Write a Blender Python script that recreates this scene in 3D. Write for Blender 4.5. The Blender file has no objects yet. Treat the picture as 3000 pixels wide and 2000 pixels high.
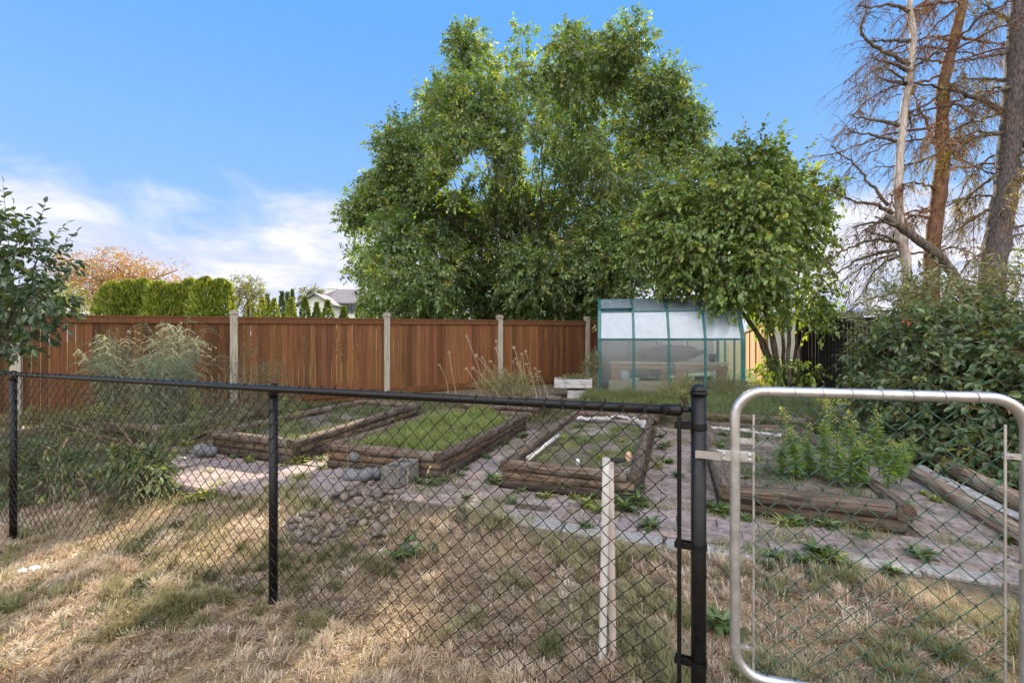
import bpy, math, random
import numpy as np
from mathutils import Vector, Matrix, Euler

R = math.radians
D = bpy.data
SC = bpy.context.scene
COL = SC.collection
rng = np.random.default_rng(7)
random.seed(7)

# ------------------------------------------------------------------ camera, sky, sun, exposure
CAM_H = 1.465
FPX = 1333.0                       # focal length in pixels of a 3000 px wide frame (16 mm on 36 mm)
cam = D.cameras.new('camera')
cam.lens = 16.0
cam.sensor_width = 36.0
cam.clip_start = 0.05
cam.clip_end = 12000
camo = D.objects.new('camera', cam)
COL.objects.link(camo)
camo.location = (0, 0, CAM_H)
camo.rotation_euler = (R(90), 0, 0)
SC.camera = camo

SUN_EL, SUN_AZ = R(30.5), R(5.5)   # azimuth clockwise from +Y
world = D.worlds.new('World')
SC.world = world
world.use_nodes = True
wn, wl = world.node_tree.nodes, world.node_tree.links
wn.clear()


def N(tree, kind, **kw):
    n = tree.nodes.new(kind)
    for k, v in kw.items():
        if k == 'inputs':
            for kk, vv in v.items():
                n.inputs[kk].default_value = vv
        else:
            setattr(n, k, v)
    return n


def mathn(tree, op, a, b=None, c=None, clamp=False):
    n = tree.nodes.new('ShaderNodeMath')
    n.operation = op
    n.use_clamp = clamp
    for i, v in enumerate((a, b, c)):
        if v is None:
            continue
        if isinstance(v, (int, float)):
            n.inputs[i].default_value = v
        else:
            tree.links.new(v, n.inputs[i])
    return n.outputs[0]


def mapr(tree, v, a, b, c=0.0, d=1.0, smooth=True):
    n = tree.nodes.new('ShaderNodeMapRange')
    n.interpolation_type = 'SMOOTHSTEP' if smooth else 'LINEAR'
    tree.links.new(v, n.inputs[0])
    for i, x in enumerate((a, b, c, d)):
        n.inputs[i + 1].default_value = x
    return n.outputs[0]


def mixc(tree, f, a, b, blend='MIX'):
    n = tree.nodes.new('ShaderNodeMix')
    n.data_type = 'RGBA'
    n.blend_type = blend
    for s, v in ((0, f), (6, a), (7, b)):
        if isinstance(v, (int, float)):
            n.inputs[s].default_value = v
        elif isinstance(v, (tuple, list)):
            n.inputs[s].default_value = (*v[:3], 1)
        else:
            tree.links.new(v, n.inputs[s])
    return n.outputs[2]


def build_sky():
    t = world.node_tree
    sky = N(t, 'ShaderNodeTexSky', sky_type='NISHITA', sun_disc=False, sun_elevation=SUN_EL, sun_rotation=SUN_AZ,
            altitude=0, air_density=1.0, dust_density=0.25, ozone_density=2.0)
    tc = N(t, 'ShaderNodeTexCoord')
    sep = N(t, 'ShaderNodeSeparateXYZ')
    wl.new(tc.outputs['Generated'], sep.inputs[0])
    # clouds: a low bank around the horizon and a broken sheet behind the camera, unseen, added as fill light
    mp = N(t, 'ShaderNodeMapping')
    mp.inputs['Scale'].default_value = (1.0, 1.0, 1.7)
    wl.new(tc.outputs['Generated'], mp.inputs[0])
    n1 = N(t, 'ShaderNodeTexNoise', inputs={'Scale': 3.2, 'Detail': 7.0, 'Roughness': 0.55, 'Distortion': 0.5})
    wl.new(mp.outputs[0], n1.inputs['Vector'])
    mp2 = N(t, 'ShaderNodeMapping')
    mp2.inputs['Scale'].default_value = (1.0, 1.0, 3.4)
    wl.new(tc.outputs['Generated'], mp2.inputs[0])
    n2 = N(t, 'ShaderNodeTexNoise', inputs={'Scale': 6.0, 'Detail': 6.0, 'Roughness': 0.6, 'Distortion': 0.4})
    wl.new(mp2.outputs[0], n2.inputs['Vector'])
    edge = mathn(t, 'ADD', sep.outputs['Z'], mathn(t, 'MULTIPLY', mathn(t, 'SUBTRACT', n1.outputs[0], 0.5), 0.42))
    low = mapr(t, edge, 0.29, 0.19, 0.0, 0.94)
    wisps = mapr(t, n2.outputs[0], 0.30, 0.62, 0.78, 1.0)
    low = mathn(t, 'MULTIPLY', low, wisps)
    back = mathn(t, 'MULTIPLY', mapr(t, sep.outputs['Y'], 0.12, -0.30), mapr(t, n1.outputs[0], 0.34, 0.58, 0.35, 1.0))
    back = mathn(t, 'MULTIPLY', back, mapr(t, sep.outputs['Z'], 0.08, 0.5, .35, 1.0))
    tint = mixc(t, 1.0, sky.outputs[0], (0.62, 0.95, 1.32), 'MULTIPLY')
    capc = mixc(t, mapr(t, sep.outputs['Z'], .12, .62), (1.18, 2.02, 3.3), (.52, 1.50, 3.42))
    tint = mixc(t, 1.0, tint, capc, 'DARKEN')
    ccol = mixc(t, mapr(t, n2.outputs[0], .35, .65), (2.6, 2.7, 3.3), (3.5, 3.45, 3.7))
    colr = mixc(t, low, tint, ccol)
    colr = mixc(t, back, colr, (14.5, 13.6, 12.7))
    bg = N(t, 'ShaderNodeBackground', inputs={'Strength': 0.10})
    out = N(t, 'ShaderNodeOutputWorld')
    wl.new(colr, bg.inputs[0])
    wl.new(bg.outputs[0], out.inputs[0])


build_sky()
sun = D.lights.new('sun', 'SUN')
sun.energy = 5.0
sun.angle = R(0.5)
sun.color = (1.0, 0.87, 0.66)
suno = D.objects.new('sun', sun)
COL.objects.link(suno)
SUN_DIR = Vector((math.sin(SUN_AZ) * math.cos(SUN_EL), math.cos(SUN_AZ) * math.cos(SUN_EL), math.sin(SUN_EL)))
suno.rotation_euler = SUN_DIR.to_track_quat('Z', 'Y').to_euler()
suno.location = (0, 0, 30)
SC.view_settings.view_transform = 'Standard'
SC.view_settings.look = 'None'
SC.view_settings.exposure = 1.62
SC.view_settings.gamma = 1.0
SC.render.engine = 'CYCLES'
SC.cycles.max_bounces = 10
SC.cycles.transparent_max_bounces = 24
SC.cycles.sample_clamp_indirect = 6
SC.cycles.use_denoising = True

# ------------------------------------------------------------------ frames of reference
UA = R(20.0)
U = np.array((math.sin(UA), math.cos(UA)))      # long axis of the beds
V = np.array((math.cos(UA), -math.sin(UA)))     # short axis


def ab(a, b):
    p = V * a + U * b
    return float(p[0]), float(p[1])


def at(px, py, Y):
    """point at distance Y seen at pixel px, py of the 3000 x 2000 photograph"""
    return np.array(((px - 1500) / FPX * Y, Y, CAM_H - (py - 1000) / FPX * Y))


def on_ground(px, py, z=0.0):
    Y = (CAM_H - z) * FPX / (py - 1000)
    return (px - 1500) / FPX * Y, Y


def sst(e0, e1, x):
    t = np.clip((np.asarray(x, float) - e0) / (e1 - e0), 0, 1)
    return t * t * (3 - 2 * t)


def zg(x, y):
    x = np.asarray(x, float)
    y = np.asarray(y, float)
    b = x * U[0] + y * U[1]
    z = 0.2 * sst(7.6, 10.4, b)
    z = z - 0.15 * sst(-1.8, -4.2, x) * (1 - sst(4.2, 5.6, y))
    lawn = 1 - sst(3.0, 3.5, b)
    z = z + lawn * (0.018 * np.sin(x * 5.1 + y * 2.3) * np.sin(y * 4.3 - x * 1.7) + 0.012 * np.sin(x * 11 + 2 * y) * np.sin(y * 9 + 1))
    return z


def g3(x, y, dz=0.0):
    return (float(x), float(y), float(zg(x, y)) + dz)


# ------------------------------------------------------------------ objects, names, labels
def tag(o, label, cat, group=None, kind=None):
    o['label'] = label
    o['category'] = cat
    if group:
        o['group'] = group
    if kind:
        o['kind'] = kind
    return o


def thing(name, label, cat, loc=(0, 0, 0), rotz=0.0, group=None):
    o = D.objects.new(name, None)
    COL.objects.link(o)
    o.empty_display_size = 0.1
    o.location = loc
    o.rotation_euler = (0, 0, rotz)
    return tag(o, label, cat, group)


def copy_tree(o, parent=None):
    c = o.copy()
    COL.objects.link(c)
    c.parent = parent
    for ch in o.children:
        copy_tree(ch, c)
    return c


class MB:
    """collects vertices and faces (numpy) and links them as one mesh object"""

    def __init__(s):
        s.v, s.f, s.c, s.n = [], {}, [], 0

    def add(s, v, faces, col=None):
        v = np.asarray(v, float).reshape(-1, 3)
        for f in faces:
            f = np.asarray(f, np.int64)
            if f.size:
                s.f.setdefault(f.shape[1], []).append(f + s.n)
        s.v.append(v)
        if col is None:
            col = (1, 1, 1)
        col = np.asarray(col, float)
        if col.ndim == 1:
            col = np.tile(col[:3], (len(v), 1))
        s.c.append(col)
        s.n += len(v)
        return s

    def box(s, c, size, rot=None, col=None, bev=0.0):
        hx, hy, hz = [x / 2 for x in size]
        if bev > 0:
            b = min(bev, hx * .9, hy * .9, hz * .9)
            v = []
            for sx in (-1, 1):
                for sy in (-1, 1):
                    for sz in (-1, 1):
                        v += [(sx * hx, sy * (hy - b), sz * (hz - b)), (sx * (hx - b), sy * hy, sz * (hz - b)), (sx * (hx - b), sy * (hy - b), sz * hz)]
            v = np.array(v)
            idx = lambda sx, sy, sz, k: ((sx * 2 + sy) * 2 + sz) * 3 + k
            q, t = [], []
            for k in range(3):
                o1, o2 = [j for j in range(3) if j != k]
                for sgn in (0, 1):
                    ring = []
                    for (p, r) in ((0, 0), (1, 0), (1, 1), (0, 1)):
                        ss = [0, 0, 0]
                        ss[k] = sgn
                        ss[o1] = p
                        ss[o2] = r
                        ring.append(idx(*ss, k))
                    q.append(ring)
                for p in (0, 1):
                    for r in (0, 1):
                        ss = [0, 0, 0]
                        ss[o1] = p
                        ss[o2] = r
                        e = list(ss)
                        e[k] = 1
                        q.append([idx(*ss, o1), idx(*e, o1), idx(*e, o2), idx(*ss, o2)])
            for sx in (0, 1):
                for sy in (0, 1):
                    for sz in (0, 1):
                        t.append([idx(sx, sy, sz, k) for k in range(3)])
            faces = [q, t]
        else:
            v = np.array([(x, y, z) for x in (-hx, hx) for y in (-hy, hy) for z in (-hz, hz)])
            faces = [[(0, 1, 3, 2), (4, 6, 7, 5), (0, 4, 5, 1), (2, 3, 7, 6), (0, 2, 6, 4), (1, 5, 7, 3)]]
        if rot is not None:
            m = np.array(rot.to_matrix() if isinstance(rot, Euler) else Matrix.Rotation(rot, 3, 'Z'))
            v = v @ m.T
        return s.add(v + np.asarray(c, float), faces, col)

    def tube(s, pts, rad, sides=8, col=None, caps=True, closed=False):
        P = np.asarray(pts, float)
        n = len(P)
        rad = np.full(n, rad) if np.isscalar(rad) else np.asarray(rad, float)
        T = np.gradient(P, axis=0)
        if closed:
            T = np.roll(P, -1, 0) - np.roll(P, 1, 0)
        T /= np.linalg.norm(T, axis=1, keepdims=True) + 1e-12
        up = np.array((0, 0, 1.0)) if abs(T[:, 2]).mean() < 0.8 else np.array((0, 1.0, 0))
        A = np.cross(T, up)
        A /= np.linalg.norm(A, axis=1, keepdims=True) + 1e-9
        B = np.cross(A, T)
        ang = np.linspace(0, 2 * np.pi, sides, endpoint=False)
        v = P[:, None] + rad[:, None, None] * (A[:, None] * np.cos(ang)[None, :, None] + B[:, None] * np.sin(ang)[None, :, None])
        v = v.reshape(-1, 3)
        m = n if closed else n - 1
        i = np.arange(m)[:, None] * sides
        j = np.arange(sides)[None]
        nxt = (np.arange(m)[:, None] + 1) % n * sides
        q = np.stack([i + j, i + (j + 1) % sides, nxt + (j + 1) % sides, nxt + j], -1).reshape(-1, 4)
        faces = [q]
        if caps and not closed:
            faces += [np.arange(sides)[None, ::-1], (np.arange(sides) + (n - 1) * sides)[None]]
        return s.add(v, faces, col)

    def tubes(s, P, rad, sides=3, col=None):
        """many open tubes at once: P (N,K,3), rad (N,K)"""
        P = np.asarray(P, float)
        n, k, _ = P.shape
        if n == 0:
            return s
        rad = np.broadcast_to(np.asarray(rad, float), (n, k))
        T = np.gradient(P, axis=1)
        T /= np.linalg.norm(T, axis=2, keepdims=True) + 1e-12
        ref = np.where(np.abs(T[..., 2:3]) > 0.9, np.array((0.3, 1.0, 0.2)), np.array((0, 0, 1.0)))
        A = np.cross(T, ref)
        A /= np.linalg.norm(A, axis=2, keepdims=True) + 1e-9
        B = np.cross(A, T)
        ang = np.linspace(0, 2 * np.pi, sides, endpoint=False)
        v = P[:, :, None] + rad[..., None, None] * (A[:, :, None] * np.cos(ang)[None, None, :, None] + B[:, :, None] * np.sin(ang)[None, None, :, None])
        base = (np.arange(n) * k * sides)[:, None, None] + (np.arange(k - 1) * sides)[None, :, None]
        j = np.arange(sides)[None, None]
        q = np.stack([base + j, base + (j + 1) % sides, base + sides + (j + 1) % sides, base + sides + j], -1).reshape(-1, 4)
        c = col
        if c is not None:
            c = np.asarray(c, float)
            if c.ndim == 2:
                c = np.repeat(c, k * sides, 0)
        return s.add(v.reshape(-1, 3), [q], c)

    def leaves(s, p, d, nrm, ln, wd, col, tpl='simple', curl=0.18):
        T, F = TPL[tpl]
        p = np.asarray(p, float)
        n = len(p)
        if n == 0:
            return s
        d = d / (np.linalg.norm(d, axis=1, keepdims=True) + 1e-9)
        sd = np.cross(nrm, d)
        sd /= np.linalg.norm(sd, axis=1, keepdims=True) + 1e-9
        nn = np.cross(d, sd)
        ln = np.broadcast_to(np.asarray(ln, float), (n,))
        wd = np.broadcast_to(np.asarray(wd, float), (n,))
        curl = np.broadcast_to(np.asarray(curl, float), (n,))
        v = p[:, None] + d[:, None] * (ln[:, None] * T[None, :, 0])[..., None] + sd[:, None] * (wd[:, None] * T[None, :, 1])[..., None] \
            + nn[:, None] * ((wd[:, None] * T[None, :, 2]) - (curl * ln)[:, None] * T[None, :, 0] ** 2)[..., None]
        k = len(T)
        fs = []
        for f in F:
            f = np.asarray(f)
            fs.append((f[None] + (np.arange(n) * k)[:, None, None]).reshape(-1, f.shape[1]))
        return s.add(v.reshape(-1, 3), fs, np.repeat(np.broadcast_to(col, (n, 3)), k, 0))

    def mesh(s, name, smooth=False):
        v = np.concatenate(s.v) if s.v else np.zeros((0, 3))
        c = np.concatenate(s.c) if s.c else np.zeros((0, 3))
        me = D.meshes.new(name)
        loops, starts, off = [], [], 0
        for k, fl in s.f.items():
            f = np.concatenate(fl)
            loops.append(f.reshape(-1))
            starts.append(off + np.arange(len(f)) * k)
            off += f.size
        loops = np.concatenate(loops)
        starts = np.concatenate(starts)
        me.vertices.add(len(v))
        me.vertices.foreach_set('co', v.reshape(-1).astype(np.float32))
        me.loops.add(len(loops))
        me.loops.foreach_set('vertex_index', loops.astype(np.int32))
        me.polygons.add(len(starts))
        me.polygons.foreach_set('loop_start', starts.astype(np.int32))
        at_ = me.attributes.new('Col', 'FLOAT_COLOR', 'POINT')
        at_.data.foreach_set('color', np.concatenate([c, np.ones((len(c), 1))], 1).reshape(-1).astype(np.float32))
        me.update(calc_edges=True)
        me.validate()
        me.polygons.foreach_set('use_smooth', np.full(len(me.polygons), bool(smooth)))
        return me

    def build(s, name, mat, parent=None, smooth=False, loc=None, rot=None):
        """vertices are given in the parent's (or the world's) frame"""
        o = D.objects.new(name, s.mesh(name, smooth))
        o.data.materials.append(mat)
        COL.objects.link(o)
        if parent is not None:
            o.parent = parent
        if loc is not None:
            o.location = loc
        if rot is not None:
            o.rotation_euler = rot
        return o

    def shift(s, d):
        s.v = [v - np.asarray(d, float) for v in s.v]
        return s


TPL = {
    'simple': (np.array([(0, 0, 0), (.45, .5, .16), (1, 0, 0), (.45, -.5, .16)]), [[(0, 3, 2), (0, 2, 1)]]),
    'needle': (np.array([(0, .5, 0), (0, -.5, 0), (1, 0, 0)]), [[(0, 1, 2)]]),
    'broad': (np.array([(0, 0, 0), (.3, .43, .14), (.33, 0, 0), (.3, -.43, .14), (.68, .38, .14), (.7, 0, 0), (.68, -.38, .14), (1, 0, .02)]),
              [[(0, 2, 1), (0, 3, 2), (4, 5, 7), (5, 6, 7)], [(1, 2, 5, 4), (2, 3, 6, 5)]]),
    'heart': (np.array([(.06, 0, 0), (0, .28, .1), (.25, .5, .2), (.3, 0, 0), (.25, -.5, .2), (0, -.28, .1), (.65, .33, .16), (.66, 0, 0), (.65, -.33, .16), (1, 0, 0)]),
              [[(0, 2, 1), (0, 3, 2), (0, 4, 3), (0, 5, 4), (6, 7, 9), (7, 8, 9)], [(2, 3, 7, 6), (3, 4, 8, 7)]]),
}


def rnd_dirs(n, g=rng):
    v = g.normal(size=(n, 3))
    return v / (np.linalg.norm(v, axis=1, keepdims=True) + 1e-9)


def pick_cols(n, pal, w=None, jit=0.15, g=rng):
    pal = np.asarray(pal, float)
    i = g.choice(len(pal), n, p=None if w is None else np.asarray(w) / np.sum(w))
    return np.clip(pal[i] * (1 + g.normal(size=(n, 1)) * jit) * (1 + g.normal(size=(n, 3)) * jit * .25), 0.003, 0.95)


# ------------------------------------------------------------------ materials
MATS = {}


def new_mat(name):
    m = D.materials.new(name)
    m.use_nodes = True
    t = m.node_tree
    t.nodes.clear()
    out = t.nodes.new('ShaderNodeOutputMaterial')
    return m, t, out


def leaf_mat(name, trans=0.4, tint=(1.5, 1.35, 0.45), gloss=0.06, rough=0.45):
    """thin leaf: colour from the leaf's own attribute; passes some light on"""
    m, t, out = new_mat(name)
    a = N(t, 'ShaderNodeAttribute', attribute_name='Col')
    d = N(t, 'ShaderNodeBsdfDiffuse')
    tr = N(t, 'ShaderNodeBsdfTranslucent')
    t.links.new(a.outputs['Color'], d.inputs[0])
    t.links.new(mixc(t, 1.0, a.outputs['Color'], tint, 'MULTIPLY'), tr.inputs[0])
    mx = N(t, 'ShaderNodeMixShader', inputs={0: trans})
    t.links.new(d.outputs[0], mx.inputs[1])
    t.links.new(tr.outputs[0], mx.inputs[2])
    gl = N(t, 'ShaderNodeBsdfGlossy', inputs={'Roughness': rough})
    mg = N(t, 'ShaderNodeMixShader', inputs={0: gloss})
    t.links.new(mx.outputs[0], mg.inputs[1])
    t.links.new(gl.outputs[0], mg.inputs[2])
    t.links.new(mg.outputs[0], out.inputs[0])
    return m


def rough_mat(name, c1, c2, scale=(8, 8, 8), nscale=1.0, rough=0.9, bump=0.3, bumpd=0.004, detail=6, attr=False, metal=0.0, spec=0.25, c3=None, c3scale=3.0, lo=.35, hi=.65):
    """principled surface, two colours mixed by a stretched object-space noise (+ a third in blotches), bumped"""
    m, t, out = new_mat(name)
    tc = N(t, 'ShaderNodeTexCoord')
    mp = N(t, 'ShaderNodeMapping')
    mp.inputs['Scale'].default_value = scale
    t.links.new(tc.outputs['Object'], mp.inputs[0])
    nz = N(t, 'ShaderNodeTexNoise', inputs={'Scale': nscale, 'Detail': detail, 'Roughness': 0.65})
    t.links.new(mp.outputs[0], nz.inputs['Vector'])
    f = mapr(t, nz.outputs[0], lo, hi)
    c = mixc(t, f, c1, c2)
    if c3 is not None:
        n2 = N(t, 'ShaderNodeTexNoise', inputs={'Scale': c3scale, 'Detail': 5.0, 'Roughness': 0.6})
        t.links.new(tc.outputs['Object'], n2.inputs['Vector'])
        c = mixc(t, mapr(t, n2.outputs[0], 0.5, 0.68), c, c3)
    if attr:
        a = N(t, 'ShaderNodeAttribute', attribute_name='Col')
        c = mixc(t, 1.0, c, a.outputs['Color'], 'MULTIPLY')
    p = N(t, 'ShaderNodeBsdfPrincipled', inputs={'Roughness': rough, 'Metallic': metal, 'Specular IOR Level': spec})
    t.links.new(c, p.inputs['Base Color'])
    if bump:
        b = N(t, 'ShaderNodeBump', inputs={'Strength': bump, 'Distance': bumpd})
        t.links.new(nz.outputs[0], b.inputs['Height'])
        t.links.new(b.outputs[0], p.inputs['Normal'])
    t.links.new(p.outputs[0], out.inputs[0])
    return m


M_LEAF = leaf_mat('leaf_tree', 0.44, (2.1, 1.8, 0.4), 0.08, 0.35)
M_LEAF_GLOSS = leaf_mat('leaf_glossy', 0.38, (1.8, 1.55, 0.45), 0.05, 0.38)
M_CONIFER = leaf_mat('leaf_conifer', 0.30, (1.7, 1.4, 0.5), 0.02, 0.6)
M_DRY = leaf_mat('dry_straw', 0.30, (1.15, 1.0, 0.75), 0.03, 0.5)
M_GRASS = leaf_mat('grass_blade', 0.35, (1.5, 1.4, 0.5), 0.04, 0.45)
M_BARK = rough_mat('bark_grey', (.05, .04, .033), (.16, .135, .11), (14, 14, 3), 1.5, .95, .9, .02)
M_BARK_RED = rough_mat('bark_red', (.11, .058, .038), (.27, .15, .10), (10, 10, 3), 2.0, .95, .9, .03, attr=False, c3=(.12, .08, .06), c3scale=1.2)
M_BARK_DARK = rough_mat('bark_dark', (.05, .045, .048), (.155, .138, .14), (16, 16, 5), 2.0, .95, 1.0, .03)
M_SNAG = rough_mat('weathered_snag', (.30, .26, .23), (.55, .50, .46), (14, 14, 1.2), 2.0, .9, .8, .015, c3=(.20, .15, .12), c3scale=2.2)
M_TWIG_DARK = rough_mat('dead_twig', (.075, .045, .03), (.16, .10, .065), (6, 6, 6), 2.0, .95, 0)
M_TWIG = rough_mat('twig', (.16, .11, .08), (.30, .22, .16), (6, 6, 6), 2.0, .95, 0)
M_LOG = rough_mat('timber_log', (.045, .035, .028), (.185, .148, .118), (2.2, 52, 52), 1.6, .94, 1.0, .014, attr=True, c3=(.15, .135, .12), c3scale=2.6, lo=.38, hi=.62)
M_LOGEND = rough_mat('timber_end', (.05, .036, .026), (.11, .08, .055), (20, 20, 20), 1.6, .95, .6, .008)
M_SOIL = rough_mat('bed_soil', (.06, .05, .042), (.17, .145, .12), (14, 14, 14), 1.4, .97, 1.0, .02, c3=(.24, .21, .18), c3scale=2.2)
M_BRICK = rough_mat('paving_brick', (.175, .148, .14), (.30, .257, .243), (11, 11, 11), 1.8, .95, .8, .007, attr=True, c3=(.145, .13, .11), c3scale=3.0)
M_CONC = rough_mat('concrete', (.17, .17, .16), (.31, .305, .29), (30, 30, 30), 1.5, .95, .5, .004, c3=(.28, .25, .21), c3scale=3.5)
M_BLOCK = rough_mat('weathered_block', (.10, .095, .088), (.21, .20, .185), (30, 30, 30), 1.5, .95, .6, .005, c3=(.12, .105, .085), c3scale=4)
M_STONE = rough_mat('river_stone', (.10, .088, .076), (.22, .19, .165), (16, 16, 16), 1.3, .9, .3, .003, attr=True)
M_ROCK = rough_mat('grey_rock', (.085, .09, .098), (.20, .205, .215), (12, 12, 12), 1.3, .88, .5, .006)
M_FENCE = rough_mat('fence_board', (.085, .034, .0145), (.165, .070, .028), (40, 40, 1.0), 1.6, .8, .4, .004, attr=True, spec=.25)
M_POST = rough_mat('fence_post_grey', (.22, .20, .165), (.38, .35, .29), (24, 24, 1.6), 1.6, .95, .6, .005)
M_CEDAR = rough_mat('cedar_pale', (.42, .22, .10), (.62, .37, .19), (22, 22, 1.4), 1.5, .85, .4, .004, attr=True)
M_BLACKPAINT = rough_mat('black_enamel', (.004, .004, .0045), (.009, .009, .010), (30, 30, 30), 1.2, .36, .08, .001, spec=.28)
M_BLACKWIRE = rough_mat('black_vinyl_wire', (.010, .008, .007), (.022, .017, .014), (40, 40, 40), 1.0, .5, 0, spec=.4)
M_GREENWIRE = rough_mat('green_vinyl_wire', (.02, .065, .045), (.04, .11, .075), (40, 40, 40), 1.0, .42, 0, spec=.5)
M_GALV = rough_mat('galvanised_steel', (.40, .40, .405), (.56, .56, .565), (9, 9, 9), 2.5, .36, .15, .001, metal=.75, spec=.5, c3=(.46, .44, .42), c3scale=7.0)
M_PVC = rough_mat('white_pvc', (.50, .485, .455), (.62, .605, .575), (9, 9, 3), 1.6, .5, .05, .001)
M_PVC2 = rough_mat('stained_pvc', (.46, .38, .32), (.60, .52, .46), (9, 9, 3), 1.6, .55, .05, .001)
M_TEAL = rough_mat('teal_plastic_frame', (.012, .085, .09), (.022, .135, .145), (5, 5, 5), 1.5, .4, .05, .001, spec=.5)
M_BLACKFENCE = rough_mat('black_board', (.006, .006, .007), (.018, .017, .018), (20, 20, 2), 1.5, .6, .3, .004)
M_WHITEWOOD = rough_mat('white_planks', (.30, .30, .31), (.46, .455, .46), (3, 20, 20), 1.5, .85, .3, .003, c3=(.20, .19, .18), c3scale=7)
M_BENCH = rough_mat('bench_wood', (.34, .17, .08), (.50, .28, .14), (3, 14, 14), 1.5, .85, .3, .003)
M_BENCH2 = rough_mat('pale_bench_wood', (.50, .36, .22), (.62, .47, .31), (3, 14, 14), 1.5, .85, .3, .003)
M_SHEET = rough_mat('crumpled_plastic', (.30, .295, .29), (.46, .455, .45), (14, 14, 14), 1.3, .5, .6, .012, c3=(.18, .16, .14), c3scale=9)
M_BLACKPL = rough_mat('black_plastic', (.012, .012, .013), (.03, .03, .032), (12, 12, 12), 1.3, .55, .1, .002)
M_ORANGE = rough_mat('worn_orange_plastic', (.42, .20, .11), (.55, .42, .28), (20, 20, 20), 1.3, .6, .1, .002)
M_WHITEPL = rough_mat('white_plastic', (.66, .66, .65), (.76, .76, .75), (20, 20, 20), 1.3, .5, .05, .001)
M_ROOF = rough_mat('grey_shingle', (.13, .125, .14), (.21, .20, .22), (1, 1, 6), 2.0, .95, .3, .02)
M_SIDING = rough_mat('pale_siding', (.55, .55, .56), (.66, .66, .67), (.2, .2, 9), 1.5, .9, .2, .01)
M_GLASSDARK = rough_mat('window_dark', (.03, .035, .045), (.05, .06, .07), (2, 2, 2), 1.0, .15, 0, spec=.6)
M_ROOFBLUE = rough_mat('blue_grey_shingle', (.17, .21, .29), (.25, .30, .39), (1, 1, 6), 2.0, .9, .3, .02)
M_TAN = rough_mat('tan_siding', (.45, .38, .32), (.55, .48, .41), (.2, .2, 9), 1.5, .9, .2, .01)


def panel_mat(name, transp, whit):
    m, t, out = new_mat(name)
    tc = N(t, 'ShaderNodeTexCoord')
    nz = N(t, 'ShaderNodeTexNoise', inputs={'Scale': 3.0, 'Detail': 6.0, 'Roughness': 0.6})
    t.links.new(tc.outputs['Object'], nz.inputs['Vector'])
    tp = N(t, 'ShaderNodeBsdfTransparent', inputs={0: (.86, .92, .92, 1)})
    rf = N(t, 'ShaderNodeBsdfRefraction', inputs={'Color': (.9, .95, .96, 1), 'Roughness': 0.05, 'IOR': 1.02})
    df = N(t, 'ShaderNodeBsdfDiffuse', inputs={0: (.50, .60, .72, 1)})
    tr = N(t, 'ShaderNodeBsdfTranslucent', inputs={0: (.66, .75, .84, 1)})
    gl = N(t, 'ShaderNodeBsdfGlossy', inputs={0: (.9, .93, 1, 1), 'Roughness': 0.22})
    a = N(t, 'ShaderNodeMixShader', inputs={0: 0.55})
    t.links.new(tp.outputs[0], a.inputs[1])
    t.links.new(rf.outputs[0], a.inputs[2])
    b = N(t, 'ShaderNodeMixShader', inputs={0: 0.5})
    t.links.new(df.outputs[0], b.inputs[1])
    t.links.new(tr.outputs[0], b.inputs[2])
    c = N(t, 'ShaderNodeMixShader')
    t.links.new(mapr(t, nz.outputs[0], .3, .7, whit * .9, min(1, whit * 1.12)), c.inputs[0])
    t.links.new(a.outputs[0], c.inputs[1])
    t.links.new(b.outputs[0], c.inputs[2])
    lw = N(t, 'ShaderNodeLayerWeight', inputs={'Blend': 0.35})
    e = N(t, 'ShaderNodeMixShader')
    t.links.new(mapr(t, lw.outputs['Fresnel'], 0, 1, .06, .8, False), e.inputs[0])
    t.links.new(c.outputs[0], e.inputs[1])
    t.links.new(gl.outputs[0], e.inputs[2])
    t.links.new(e.outputs[0], out.inputs[0])
    return m


M_PANEL_LOW = panel_mat('hazy_panel', .5, .05)
M_PANEL_UP = panel_mat('milky_panel', .3, .60)
M_PANEL_ROOF = panel_mat('grimy_roof_panel', .3, .42)


def ground_mat():
    m, t, out = new_mat('ground_soil')
    tc = N(t, 'ShaderNodeTexCoord')
    a = N(t, 'ShaderNodeAttribute', attribute_name='Col')
    n1 = N(t, 'ShaderNodeTexNoise', inputs={'Scale': 9.0, 'Detail': 8.0, 'Roughness': 0.7})
    n2 = N(t, 'ShaderNodeTexNoise', inputs={'Scale': 70.0, 'Detail': 4.0, 'Roughness': 0.7})
    t.links.new(tc.outputs['Object'], n1.inputs['Vector'])
    t.links.new(tc.outputs['Object'], n2.inputs['Vector'])
    f = mathn(t, 'MULTIPLY', mapr(t, n1.outputs[0], .3, .7, .55, 1.35), mapr(t, n2.outputs[0], .3, .7, .6, 1.3))
    cx = N(t, 'ShaderNodeVectorMath', operation='SCALE')
    t.links.new(a.outputs['Color'], cx.inputs[0])
    t.links.new(f, cx.inputs['Scale'])
    p = N(t, 'ShaderNodeBsdfPrincipled', inputs={'Roughness': .97, 'Specular IOR Level': .1})
    t.links.new(cx.outputs[0], p.inputs['Base Color'])
    b = N(t, 'ShaderNodeBump', inputs={'Strength': .8, 'Distance': .02})
    t.links.new(n2.outputs[0], b.inputs['Height'])
    t.links.new(b.outputs[0], p.inputs['Normal'])
    t.links.new(p.outputs[0], out.inputs[0])
    return m


# ------------------------------------------------------------------ ground, paths
def axis(lo, hi, step, far):
    inner = np.arange(lo, hi + 1e-6, step)
    outv, d = [], step
    p = hi
    while p < far:
        d *= 1.35
        p += d
        outv.append(p)
    outv = np.array(outv)
    return np.concatenate([lo - (outv - hi)[::-1], inner, outv])


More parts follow.
